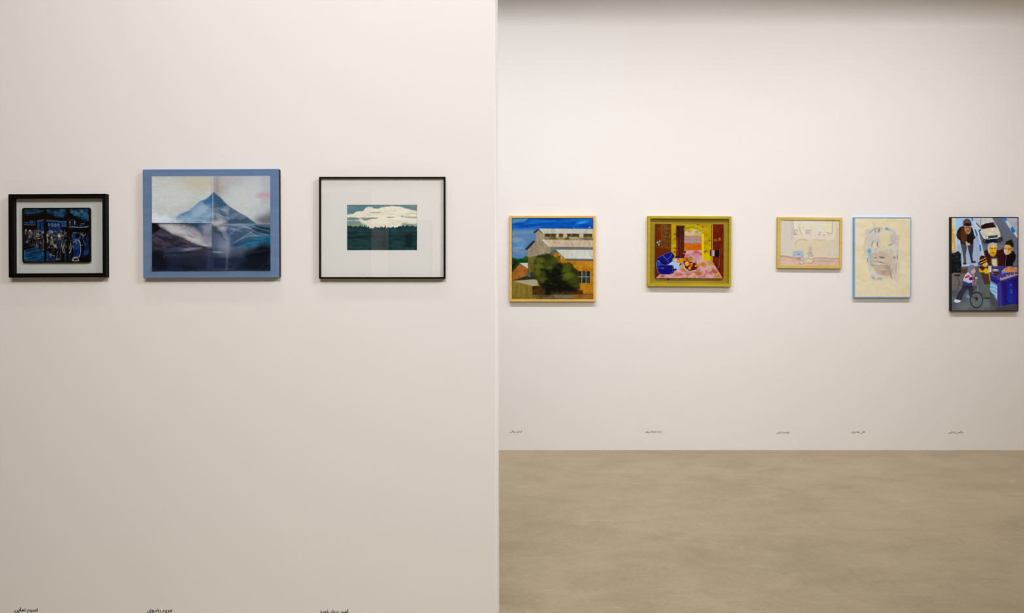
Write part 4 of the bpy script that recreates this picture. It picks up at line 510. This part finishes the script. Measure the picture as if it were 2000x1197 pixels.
def concrete():
    m = bpy.data.materials.new('polished_concrete'); m.use_nodes = True; nt = m.node_tree; L = nt.links.new
    b = nt.nodes['Principled BSDF']; b.inputs['Roughness'].default_value = 0.5; b.inputs['Specular IOR Level'].default_value = 0.35
    tc = nt.nodes.new('ShaderNodeTexCoord')
    def nz(scale, detail, rough, dist=0.0):
        mp = nt.nodes.new('ShaderNodeMapping'); mp.inputs['Scale'].default_value = scale
        n = nt.nodes.new('ShaderNodeTexNoise'); n.inputs['Scale'].default_value = 1; n.inputs['Detail'].default_value = detail; n.inputs['Roughness'].default_value = rough; n.inputs['Distortion'].default_value = dist
        L(tc.outputs['Object'], mp.inputs[0]); L(mp.outputs[0], n.inputs['Vector']); return n
    def ramp(src, stops):
        r = nt.nodes.new('ShaderNodeValToRGB'); e = r.color_ramp.elements
        e[0].position, e[0].color = stops[0]; e[1].position, e[1].color = stops[-1]
        for p, c in stops[1:-1]: q = e.new(p); q.color = c
        L(src.outputs['Fac'], r.inputs[0]); return r
    def mix(kind, fac, a, c):
        x = nt.nodes.new('ShaderNodeMix'); x.data_type = 'RGBA'; x.blend_type = kind
        if isinstance(fac, float): x.inputs[0].default_value = fac
        else: L(fac, x.inputs[0])
        for s, v in ((6, a), (7, c)):
            if isinstance(v, tuple): x.inputs[s].default_value = v
            else: L(v, x.inputs[s])
        return x.outputs[2]
    big = ramp(nz((1.1, 1.1, 1), 5, .55, .4), [(.30, (0.345, 0.284, 0.181, 1)), (.5, (0.384, 0.317, 0.205, 1)), (.72, (0.422, 0.353, 0.236, 1))])
    mid = ramp(nz((3.2, 4.2, 1), 9, .66, .5), [(.28, (.87, .86, .85, 1)), (.5, (1, 1, 1, 1)), (.75, (1.14, 1.14, 1.13, 1))])
    fine = ramp(nz((38, 46, 1), 8, .7), [(.3, (.90, .90, .90, 1)), (.7, (1.08, 1.08, 1.08, 1))])
    c = mix('MULTIPLY', 1.0, big.outputs[0], mid.outputs[0]); c = mix('MULTIPLY', 1.0, c, fine.outputs[0])
    scuff = ramp(nz((2.6, 5.5, 1), 10, .74, 1.6), [(.575, (0, 0, 0, 1)), (.70, (.6, .6, .6, 1))])
    c = mix('MIX', scuff.outputs[0], c, (0.50, 0.455, 0.36, 1))
    L(c, b.inputs['Base Color'])
    n = nz((14, 14, 1), 6, .6); bp = nt.nodes.new('ShaderNodeBump'); bp.inputs['Strength'].default_value = .12; bp.inputs['Distance'].default_value = .002
    L(n.outputs['Fac'], bp.inputs['Height']); L(bp.outputs[0], b.inputs['Normal'])
    return m
M_floor = concrete()

def glass_mat():
    """clear pane: Schlick reflection at each face, the rest passes straight through"""
    m = bpy.data.materials.new('picture_glass'); m.use_nodes = True; nt = m.node_tree; nt.nodes.clear(); L = nt.links.new
    o = nt.nodes.new('ShaderNodeOutputMaterial'); mx = nt.nodes.new('ShaderNodeMixShader')
    lw = nt.nodes.new('ShaderNodeLayerWeight'); lw.inputs[0].default_value = .5
    pw = nt.nodes.new('ShaderNodeMath'); pw.operation = 'POWER'; pw.inputs[1].default_value = 5.0
    ma = nt.nodes.new('ShaderNodeMath'); ma.operation = 'MULTIPLY_ADD'; ma.inputs[1].default_value = .957; ma.inputs[2].default_value = .043
    t = nt.nodes.new('ShaderNodeBsdfTransparent'); t.inputs[0].default_value = (.992, .994, .992, 1); g = nt.nodes.new('ShaderNodeBsdfGlossy'); g.inputs['Roughness'].default_value = .005
    L(lw.outputs['Facing'], pw.inputs[0]); L(pw.outputs[0], ma.inputs[0]); L(ma.outputs[0], mx.inputs[0]); L(t.outputs[0], mx.inputs[1]); L(g.outputs[0], mx.inputs[2]); L(mx.outputs[0], o.inputs[0])
    return m
M_glass = glass_mat()

def paint_mat(name, rough=0.55, spec=0.25, bump=(260, .25, .0006)):
    m = bpy.data.materials.new(name); m.use_nodes = True; nt = m.node_tree; b = nt.nodes['Principled BSDF']; L = nt.links.new
    a = nt.nodes.new('ShaderNodeAttribute'); a.attribute_name = 'paint'; L(a.outputs['Color'], b.inputs['Base Color'])
    b.inputs['Roughness'].default_value = rough; b.inputs['Specular IOR Level'].default_value = spec
    if bump:
        tc = nt.nodes.new('ShaderNodeTexCoord'); n = nt.nodes.new('ShaderNodeTexNoise'); n.inputs['Scale'].default_value = bump[0]
        bp = nt.nodes.new('ShaderNodeBump'); bp.inputs['Strength'].default_value = bump[1]; bp.inputs['Distance'].default_value = bump[2]
        L(tc.outputs['Object'], n.inputs['Vector']); L(n.outputs['Fac'], bp.inputs['Height']); L(bp.outputs[0], b.inputs['Normal'])
    return m
M_oil = paint_mat('painted_canvas', .65, .06)
M_print = paint_mat('printed_paper', .8, .03, None)

# ---------------------------------------------------------------- mesh helpers
def link(name, me, m, parent=None):
    o = bpy.data.objects.new(name, me); col.objects.link(o)
    if m: me.materials.append(m)
    if parent: o.parent = parent
    return o
def from_bm(name, bm, m, parent=None, bevel=0.0, seg=2):
    if bevel: bmesh.ops.bevel(bm, geom=bm.edges[:], offset=bevel, segments=seg, affect='EDGES', profile=.5)
    bmesh.ops.recalc_face_normals(bm, faces=bm.faces[:])
    me = bpy.data.meshes.new(name); bm.to_mesh(me); bm.free()
    return link(name, me, m, parent)
def hexa(bm, v8):
    v = [bm.verts.new(p) for p in v8]
    for f in ((0, 1, 2, 3), (7, 6, 5, 4), (0, 4, 5, 1), (1, 5, 6, 2), (2, 6, 7, 3), (3, 7, 4, 0)): bm.faces.new([v[i] for i in f])
def box(name, lo, hi, m, parent=None, bevel=0.0):
    bm = bmesh.new(); x0, y0, z0 = lo; x1, y1, z1 = hi
    hexa(bm, [(x0, y0, z0), (x1, y0, z0), (x1, y0, z1), (x0, y0, z1), (x0, y1, z0), (x1, y1, z0), (x1, y1, z1), (x0, y1, z1)])
    return from_bm(name, bm, m, parent, bevel)
def structure(o, label=None):
    o['kind'] = 'structure'
    if label: o['label'] = label
    return o
def tag(o, label, cat, group=None):
    o['label'] = label; o['category'] = cat
    if group: o['group'] = group
    return o

# ---------------------------------------------------------------- room shell
X0, X1, Y0, Y1, H = -2.75, 4.35, -4.0, D_BACK, 4.0
structure(box('floor', (X0 - .2, Y0 - .2, -.2), (X1 + .2, Y1 + .2, 0), M_floor), 'worn polished beige concrete floor')
structure(box('ceiling', (X0 - .2, Y0 - .2, H), (X1 + .2, Y1 + .2, H + .2), M_ceiling), 'plain white ceiling')
structure(box('wall_back', (X0 - .2, Y1, 0), (X1 + .2, Y1 + .2, H), M_wall), 'far white wall carrying five pictures')
structure(box('wall_left', (X0 - .2, Y0, 0), (X0, Y1, H), M_side_dark), 'dark brown side wall')
structure(box('wall_right', (X1, Y0, 0), (X1 + .2, Y1, H), M_side), 'warm beige side wall')
structure(box('wall_rear', (X0, Y0 - .2, 0), (X1, Y0, H), M_wall), 'white wall opposite the pictures')
# unseen baffle added to cut the washer light high on the far wall
structure(box('light_baffle_1', (X0, 5.62, 3.700), (X1, 5.76, H), M_ceiling, None, .003), 'unseen white baffle added to cut the washer light')
# partition: a free-standing wall end, its edge very slightly out of plumb
kp = D_PART / F
xe_top = (966.6 - PX) * kp; xe_bot = (969.6 - PX) * kp
z_t = EYE + PY * kp; slope = (xe_top - xe_bot) / (z_t - (EYE + (PY - 1197) * kp))
xa = xe_bot + slope * (0 - (EYE + (PY - 1197) * kp)); xb = xa + slope * H
TH = 0.40
bm = bmesh.new()
hexa(bm, [(X0, D_PART, 0), (xa, D_PART, 0), (xb, D_PART, H), (X0, D_PART, H), (X0, D_PART + TH, 0), (xa, D_PART + TH, 0), (xb, D_PART + TH, H), (X0, D_PART + TH, H)])
ed = [e for e in bm.edges if abs(e.verts[0].co.z - e.verts[1].co.z) > 3 and e.verts[0].co.x > -1]
bmesh.ops.bevel(bm, geom=ed, offset=.0025, segments=3, affect='EDGES', profile=.5)
structure(from_bm('wall_partition', bm, M_wall), 'near white partition wall carrying three pictures')
# dark doors in the wall opposite the pictures
def door(name, x0, x1, h):
    d = structure(box(name, (x0, Y0, 0), (x1, Y0 + .045, h), M_dark_door, None, .004), 'dark door in the wall opposite the pictures')
    box('door_handle', (x1 - .11, Y0 + .045, 1.0), (x1 - .085, Y0 + .09, 1.14), mat('door_handle_metal', (.5, .5, .5, 1), .3, .5), d, .004)
    for s, (a, b) in enumerate(((x0 - .03, x0), (x1, x1 + .03))): box('door_jamb', (a, Y0, 0), (b, Y0 + .05, h), M_ceiling, d)
door('door_1', -1.58, -1.06, 1.94)
door('door_2', -2.70, -1.78, 2.26)

# ---------------------------------------------------------------- pictures
class Hang:
    """pixel frame of a wall: turns photograph pixels on a plane 'out' metres in front of the wall into metres around a centre"""
    def __init__(self, D, cx, cy):
        self.D = D; k = D / F; self.c = ((cx - PX) * k, D, EYE + (PY - cy) * k)
    def p(self, u, v, out=0.0):
        k = (self.D - out) / F
        return ((u - PX) * k - self.c[0], -out, EYE + (PY - v) * k - self.c[2])
def thing(name, label, cat, hang, rot=0.0, group=None):
    o = bpy.data.objects.new(name, None); col.objects.link(o); o.empty_display_size = .1
    o.location = hang.c; o.rotation_euler = (0, math.radians(rot), 0)
    return tag(o, label, cat, group)
def slab(name, h, u0, v0, u1, v1, out, thick, m, parent, bevel=0.0):
    """box whose front face covers the pixel box at 'out' in front of the wall"""
    a = h.p(u0, v1, out); b = h.p(u1, v0, out)
    return box(name, (a[0], -out, a[2]), (b[0], -out + thick, b[2]), m, parent, bevel)
def frame_bars(h, u0, v0, u1, v1, wl, wt, wr, wb, out, depth, m, parent, bevel=.0012):
    """four mitred bars; the front outer edge follows the pixel box, widths are given in pixels"""
    o = [h.p(u0, v1, out), h.p(u1, v1, out), h.p(u1, v0, out), h.p(u0, v0, out)]
    i = [h.p(u0 + wl, v1 - wb, out), h.p(u1 - wr, v1 - wb, out), h.p(u1 - wr, v0 + wt, out), h.p(u0 + wl, v0 + wt, out)]
    for k in range(4):
        q = (k + 1) % 4; f = [o[k], o[q], i[q], i[k]]
        bm = bmesh.new(); hexa(bm, [tuple(p) for p in f] + [(p[0], p[1] + depth, p[2]) for p in f])
        from_bm('frame_bar', bm, m, parent, bevel)
def art_mesh(name, A, h, box_px, out, thick, m, parent, gain, relief=None, rnd=0.0):
    """picture surface: a coloured grid with its own thickness"""
    u0, v0, u1, v1 = box_px; W, Hh = A.W, A.H
    a = h.p(u0, v0, out); b = h.p(u1, v1, out)
    xs = np.linspace(a[0], b[0], W); zs = np.linspace(a[2], b[2], Hh); XX, ZZ = np.meshgrid(xs, zs)
    YY = np.full(XX.shape, -out)
    if rnd:                                   # pull the grid corners onto a rounded outline
        mx, mz = (a[0] + b[0]) / 2, (a[2] + b[2]) / 2; hx, hz = abs(b[0] - a[0]) / 2 - rnd, abs(b[2] - a[2]) / 2 - rnd
        dx, dz = XX - mx, ZZ - mz; ox, oz = np.maximum(np.abs(dx) - hx, 0), np.maximum(np.abs(dz) - hz, 0)
        r = np.sqrt(ox ** 2 + oz ** 2); f = np.where(r > rnd, rnd / np.maximum(r, 1e-9), 1.0)
        XX = mx + np.sign(dx) * (np.minimum(np.abs(dx), hx) + ox * f); ZZ = mz + np.sign(dz) * (np.minimum(np.abs(dz), hz) + oz * f)
    if relief is not None: YY = YY - relief(np.linspace(0, 1, W)[None, :], np.linspace(0, 1, Hh)[:, None])
    V = np.stack([XX, YY, ZZ], -1).reshape(-1, 3)
    idx = np.arange(W * Hh).reshape(Hh, W)
    Q = np.stack([idx[1:, :-1], idx[1:, 1:], idx[:-1, 1:], idx[:-1, :-1]], -1).reshape(-1, 4)
    ring = np.concatenate([idx[0, :-1], idx[:-1, -1], idx[-1, :0:-1], idx[:0:-1, 0]])
    n0 = len(V); RV = V[ring].copy(); RV[:, 1] = -out + thick; V = np.concatenate([V, RV])
    r2 = n0 + np.arange(len(ring)); nx = np.roll(np.arange(len(ring)), -1)
    side = np.stack([ring, ring[nx], r2[nx], r2], -1)
    Fc = np.concatenate([Q, side])
    me = bpy.data.meshes.new(name); me.from_pydata(V.tolist(), [], Fc.tolist() + [r2.tolist()])
    lin = s2l(np.clip(A.C, 0, 1)).reshape(-1, 3) / np.array(gain)
    lin = np.concatenate([lin, lin[ring]])
    at = me.color_attributes.new('paint', 'FLOAT_COLOR', 'POINT')
    at.data.foreach_set('color', np.concatenate([np.clip(lin, 0, .95), np.ones((len(lin), 1))], 1).astype(np.float32).ravel())
    me.validate(); me.update()
    return link(name, me, m, parent)
def wood(name, c1, c2, rough=.5): return mat(name, c1, rough, .3, noise=((6, 6, 40), c2, .35, .7), bump=(60, .15, .001))

# how bright a white surface stands at each picture (the colours below are given as seen under the gallery light)
KA, KB, KC = (.79, .72, .65), (.90, .82, .76), (.90, .87, .83)
KD, KE, KF, KG, KH = (1.0, .95, .91), (1.0, .95, .91), (.95, .89, .84), (.90, .83, .77), (.80, .72, .64)
M_black = mat('black_frame_paint', (.003, .003, .0032, 1), .55, .06)
M_blackmetal = mat('black_metal_frame', (.003, .003, .003, 1), .4, .1)

# 1 - crowd at night, black shadow box
h = Hang(D_PART, 110, 460)
t = thing('framed_picture', 'black shadow box frame holding a rounded dark plate of a blue night crowd', 'picture', h, -.25, 'pictures on the near partition wall')
frame_bars(h, 16.3, 378.8, 206.2, 541.8, 8.8, 8.2, 6.4, 8.2, .030, .030, M_black, t)
slab('backing_board', h, 20, 382, 210, 538, .004, .004, mat('grey_backing_board', rgb(196, 193, 184, KA), .8, .1), t)
p0 = h.p(43.2, 512.8, .014); p1 = h.p(176.8, 405.6, .014)
bm = bmesh.new(); hexa(bm, [(p0[0], -.014, p0[2]), (p1[0], -.014, p0[2]), (p1[0], -.014, p1[2]), (p0[0], -.014, p1[2]), (p0[0], -.0085, p0[2]), (p1[0], -.0085, p0[2]), (p1[0], -.0085, p1[2]), (p0[0], -.0085, p1[2])])
bmesh.ops.bevel(bm, geom=[e for e in bm.edges if abs(e.verts[0].co.y - e.verts[1].co.y) > .003], offset=.0078, segments=6, affect='EDGES', profile=.5)
plate = from_bm('painted_plate', bm, mat('black_plate', (.002, .002, .0025, 1), .6, .04), t)
art_mesh('night_scene', art_crowd(), h, (46.6, 408.2, 173.4, 510.4), .0148, .0006, M_print, plate, KA, None, .006)
box('standoff', (p0[0] + .05, -.0085, -.01), (p1[0] - .05, -.004, .01), M_black, plate)
slab('glass_pane', h, 24, 386, 201, 535, .0245, .002, M_glass, t)

# 2 - mountain on a folded sheet, blue board
h = Hang(D_PART, 412, 437)
t = thing('mounted_painting', 'misty mountain painting on a folded sheet over a slate blue board', 'picture', h, -.25, 'pictures on the near partition wall')
bl = rgb(101, 121, 150, KB)
slab('board', h, 278.8, 330.2, 544.6, 542.8, .026, .026, mat('slate_blue_board', bl, .7, .15, noise=((9, 9, 30), rgb(92, 112, 143, KB), .35, .65), bump=(220, .2, .0006)), t, .0025)
a = h.p(544.9, 541.5, .022); b = h.p(544.9, 331.5, .022)
box('board_edge', (a[0] - .0006, -.0235, a[2]), (a[0] + .0012, -.001, b[2]), mat('dark_brown_edge', (.035, .027, .026, 1), .7, .1), t, .0004)
def sheet_relief(u, v):
    return (.0012 * (np.abs(v - .5) * 2) ** 6 + .0032 * np.clip(v, 0, 1) ** 10 + .0016 * np.exp(-((u - .515) / .012) ** 2) * .6 + .0012 * np.exp(-((v - .5) / .014) ** 2) * .6 + .0016 * (np.abs(u - .5) * 2) ** 8 + .0004 * np.sin(u * 9 + v * 5))
art_mesh('painted_sheet', art_mountain(), h, (297.1, 344.1, 527.9, 527.8), .0275, .0012, M_oil, t, KB, sheet_relief)

# 3 - cloud over a forest, thin black frame, wide mat
h = Hang(D_PART, 746, 444.5)
t = thing('framed_picture', 'thin black frame with wide white mat around a small cloud and forest picture', 'picture', h, 0, 'pictures on the near partition wall')
frame_bars(h, 622.9, 345.2, 869.6, 544.4, 3.3, 3.3, 3.3, 3.3, .022, .022, M_blackmetal, t, .0009)
slab('backing_board', h, 626, 348, 868, 542, .006, .006, M_black, t)
# mat board with a cut window
o4 = [h.p(625, 543, .0105), h.p(868.5, 543, .0105), h.p(868.5, 347, .0105), h.p(625, 347, .0105)]
i4 = [h.p(677.2, 489.2, .0105), h.p(814.8, 489.2, .0105), h.p(814.8, 400, .0105), h.p(677.2, 400, .0105)]
bm = bmesh.new()
fo = [bm.verts.new(p) for p in o4]; fi = [bm.verts.new(p) for p in i4]
sgn = ((1, 1), (-1, 1), (-1, -1), (1, -1))
bo = [bm.verts.new((p[0], -.008, p[2])) for p in o4]; bi = [bm.verts.new((p[0] + s[0] * .001, -.008, p[2] + s[1] * .001)) for p, s in zip(i4, sgn)]
for k in range(4):
    q = (k + 1) % 4
    bm.faces.new((fo[k], fo[q], fi[q], fi[k])); bm.faces.new((fi[k], fi[q], bi[q], bi[k])); bm.faces.new((bo[q], bo[k], bi[k], bi[q])); bm.faces.new((fo[q], fo[k], bo[k], bo[q]))
from_bm('mat_board', bm, mat('white_mat_board', (.84, .845, .84, 1), .85, .1, bump=(400, .1, .0004)), t)
art_mesh('cloud_print', art_cloud(), h, (677.2 - .1, 399.9, 814.9, 489.3), .0080, .0015, M_print, t, KC)
slab('glass_pane', h, 625, 347.5, 867.5, 542, .019, .002, M_glass, t)

# 4 - factory roofs, pale wood frame
h = Hang(D_BACK, 1079, 505)
t = thing('framed_painting', 'square painting of tin factory roofs and dark tree in a pale wood frame', 'picture', h, 0, 'pictures on the far wall')
w1, w2 = rgb(222, 180, 96, KD), rgb(206, 162, 78, KD)
frame_bars(h, 995.2, 421.2, 1163.2, 588.8, 4.4, 4.4, 4.4, 4.4, .036, .036, wood('honey_wood', w1, w2), t)
slab('backing_board', h, 998, 424, 1160, 586, .012, .010, M_black, t)
art_mesh('painted_canvas', art_factory(), h, (1000.0, 425.6, 1158.9, 583.8), .031, .018, M_oil, t, KD)

# 5 - interior with armchair, yellow box frame
h = Hang(D_BACK, 1347, 490)
t = thing('framed_painting', 'yellow box frame with bright interior painting of a blue armchair and pink carpet', 'picture', h, .3, 'pictures on the far wall')
yw, yw2 = rgb(186, 160, 6, KE), rgb(170, 144, 6, KE)
M_yellow = wood('yellow_stained_wood', yw, yw2); M_yellow2 = wood('yellow_stained_panel', rgb(160, 134, 6, KE), rgb(146, 118, 6, KE))
frame_bars(h, 1265.0, 422.1, 1428.6, 559.2, 5.0, 5.0, 4.8, 5.2, .042, .042, M_yellow, t)
def boards(h, u0, v0, u1, v1, w, out0, out1, m, parent):      # mitred flat boards inside the box frame
    o = [h.p(u0, v1, out0), h.p(u1, v1, out0), h.p(u1, v0, out0), h.p(u0, v0, out0)]; i = [h.p(u0 + w, v1 - w, out1), h.p(u1 - w, v1 - w, out1), h.p(u1 - w, v0 + w, out1), h.p(u0 + w, v0 + w, out1)]
    for k in range(4):
        q = (k + 1) % 4; f = [o[k], o[q], i[q], i[k]]; bm = bmesh.new()
        hexa(bm, f + [(p[0], -.004, p[2]) for p in f]); from_bm('inner_board', bm, m, parent, .0004)
boards(h, 1268.6, 425.8, 1425.6, 555.6, 16, .016, .013, M_yellow2, t)
slab('backing_board', h, 1280, 438, 1414, 545, .006, .005, M_black, t)
art_mesh('painted_canvas', art_interior(), h, (1280.1, 437.7, 1413.1, 543.3), .034, .026, M_oil, t, KE)
q = h.p(1305.6, 546.2, .017)
bm = bmesh.new(); bmesh.ops.create_cone(bm, cap_ends=True, segments=16, radius1=.0058, radius2=.0052, depth=.004, matrix=Matrix.Translation((q[0], -.0165, q[2])) @ Matrix.Rotation(math.radians(90), 4, 'X'))
from_bm('dark_knot', bm, mat('dark_wood_knot', (.01, .008, .004, 1), .6, .1), t)

# 6 - pale room, light wood frame
h = Hang(D_BACK, 1581, 474)
t = thing('framed_painting', 'pale washed out room painting in a narrow golden wood frame, hung slightly crooked', 'picture', h, .55, 'pictures on the far wall')
frame_bars(h, 1518.6, 424.4, 1644.9, 523.9, 5.8, 5.4, 5.2, 6.0, .032, .032, wood('golden_wood', rgb(206, 176, 96, KF), rgb(194, 160, 78, KF)), t)
slab('backing_board', h, 1521, 427, 1642, 521, .010, .009, M_black, t)
art_mesh('painted_canvas', art_pale_room(), h, (1524.0, 429.5, 1640.4, 518.2), .024, .013, M_oil, t, KF)

# 7 - face drawing, thin light blue frame
h = Hang(D_BACK, 1722, 502)
t = thing('framed_drawing', 'cream drawing of a blurred fragmented face in a thin light blue frame', 'picture', h, .05, 'pictures on the far wall')
M_lightblue = mat('light_blue_frame', rgb(122, 166, 202, KG), .5, .25, noise=((12, 12, 12), rgb(112, 156, 194, KG), .4, .6))
frame_bars(h, 1668.4, 424.2, 1779.6, 581.2, 1.7, 1.7, 1.5, 1.7, .034, .034, M_lightblue, t, .0006)
slab('backing_board', h, 1670, 426, 1778, 579.6, .012, .011, M_black, t)
art_mesh('drawing_sheet', art_face(), h, (1669.9, 425.8, 1778.2, 579.7), .031, .018, M_print, t, KG)

# 8 - street scene, thin black frame
h = Hang(D_BACK, 1922, 516)
t = thing('framed_painting', 'tall black framed street painting with a white car, bicycle child and purple stall', 'picture', h, 0, 'pictures on the far wall')
frame_bars(h, 1857.6, 423.7, 1989.2, 608.0, 1.3, 1.4, 1.2, 1.5, .036, .036, mat('dark_brown_black_frame', (.009, .006, .005, 1), .55, .08), t, .0006)
slab('backing_board', h, 1859, 425, 1988, 606.6, .012, .011, M_black, t)
art_mesh('painted_canvas', art_street(), h, (1858.7, 424.9, 1988.2, 606.7), .033, .020, M_oil, t, KH)

# ---------------------------------------------------------------- name captions on the walls
FORMS = {'ا': (0xFE8D, 0xFE8E), 'آ': (0xFE81, 0xFE82), 'د': (0xFEA9, 0xFEAA), 'ر': (0xFEAD, 0xFEAE), 'ز': (0xFEAF, 0xFEB0), 'و': (0xFEED, 0xFEEE)}
for ch, c0 in (('ن', 0xFEE5), ('س', 0xFEB1), ('ش', 0xFEB5), ('م', 0xFEE1), ('ی', 0xFBFC), ('ج', 0xFE9D), ('ع', 0xFEC9), ('پ', 0xFB56), ('ف', 0xFED1), ('ت', 0xFE95), ('ک', 0xFB8E), ('ه', 0xFEE9), ('ض', 0xFEBD), ('ط', 0xFEC1), ('گ', 0xFB92), ('چ', 0xFB7A), ('ل', 0xFEDD)):
    FORMS[ch] = tuple(range(c0, c0 + 4))
def shape(txt):
    out = []
    for i, ch in enumerate(txt):
        if ch not in FORMS:
            if ch == ' ': out.append(' ')
            continue
        f = FORMS[ch]
        prev = i > 0 and txt[i - 1] in FORMS and len(FORMS[txt[i - 1]]) == 4
        nxt = len(f) == 4 and i + 1 < len(txt) and txt[i + 1] in FORMS
        out.append(chr(f[3] if prev and nxt else f[2] if nxt else f[1] if prev else f[0]))
    return ''.join(reversed(out))
M_vinyl = mat('dark_vinyl_lettering', (.035, .030, .028, 1), .5, .2)
def caption(txt, D, u0, u1, vbase, label, wk=0.0):
    cu = bpy.data.curves.new('wall_caption', 'FONT'); cu.body = shape(txt); cu.size = 1.0; cu.resolution_u = 3; cu.offset = wk
    tmp = bpy.data.objects.new('caption_tmp', cu); col.objects.link(tmp)
    dg = bpy.context.evaluated_depsgraph_get(); dg.update()
    me = bpy.data.meshes.new_from_object(tmp.evaluated_get(dg)); bpy.data.objects.remove(tmp); bpy.data.curves.remove(cu)
    me.name = 'wall_caption'; me.materials.clear()
    n = len(me.vertices); P = np.zeros(n * 3); me.vertices.foreach_get('co', P); P = P.reshape(-1, 3)
    k = D / F; w = (u1 - u0) * k; lo = P[:, 0].min(); s = w / (P[:, 0].max() - lo)
    # letters stand on the wall plane as a thin film
    Q = np.stack([(P[:, 0] - lo) * s - w / 2, np.full(n, -.0006), P[:, 1] * s], 1)
    me.vertices.foreach_set('co', Q.ravel())
    bm = bmesh.new(); bm.from_mesh(me)
    bmesh.ops.remove_doubles(bm, verts=bm.verts[:], dist=1e-6)
    r = bmesh.ops.extrude_face_region(bm, geom=bm.faces[:])
    for v in r['geom']:
        if isinstance(v, bmesh.types.BMVert): v.co.y += .0006
    bmesh.ops.recalc_face_normals(bm, faces=bm.faces[:]); bm.to_mesh(me); bm.free()
    o = link('wall_caption', me, M_vinyl)
    o.location = (((u0 + u1) / 2 - PX) * k, D, EYE + (PY - vbase) * k)
    return tag(o, label, 'lettering', 'name captions on the walls')
WK = .02
caption('نسیم نمایی', D_PART, 28.5, 74, 1193.5, 'dark name lettering low on the partition below the black night crowd frame', WK)
caption('مریم رضوی', D_PART, 288, 336, 1194.6, 'dark name lettering low on the partition below the mountain painting', WK)
caption('امیر پرش‌نورد', D_PART, 624.5, 680, 1197.0, 'dark name lettering low on the partition below the white matted cloud picture', WK)
caption('ایدین چالی', D_BACK, 995.3, 1018.8, 844.2, 'tiny grey name lettering near the floor below the factory roofs painting', .006)
caption('زهرا شجاعی‌پور', D_BACK, 1260.2, 1292.4, 844.2, 'tiny grey name lettering near the floor below the yellow box frame', .006)
caption('فرشته ترکی', D_BACK, 1516.8, 1541.5, 846.0, 'tiny grey name lettering near the floor below the pale room painting', .006)
caption('آنالی طاهریان', D_BACK, 1661.8, 1690.2, 845.3, 'tiny grey name lettering near the floor below the light blue framed face', .006)
caption('نرگس رضایی', D_BACK, 1852.8, 1881.0, 845.4, 'tiny grey name lettering near the floor below the street painting', .006)
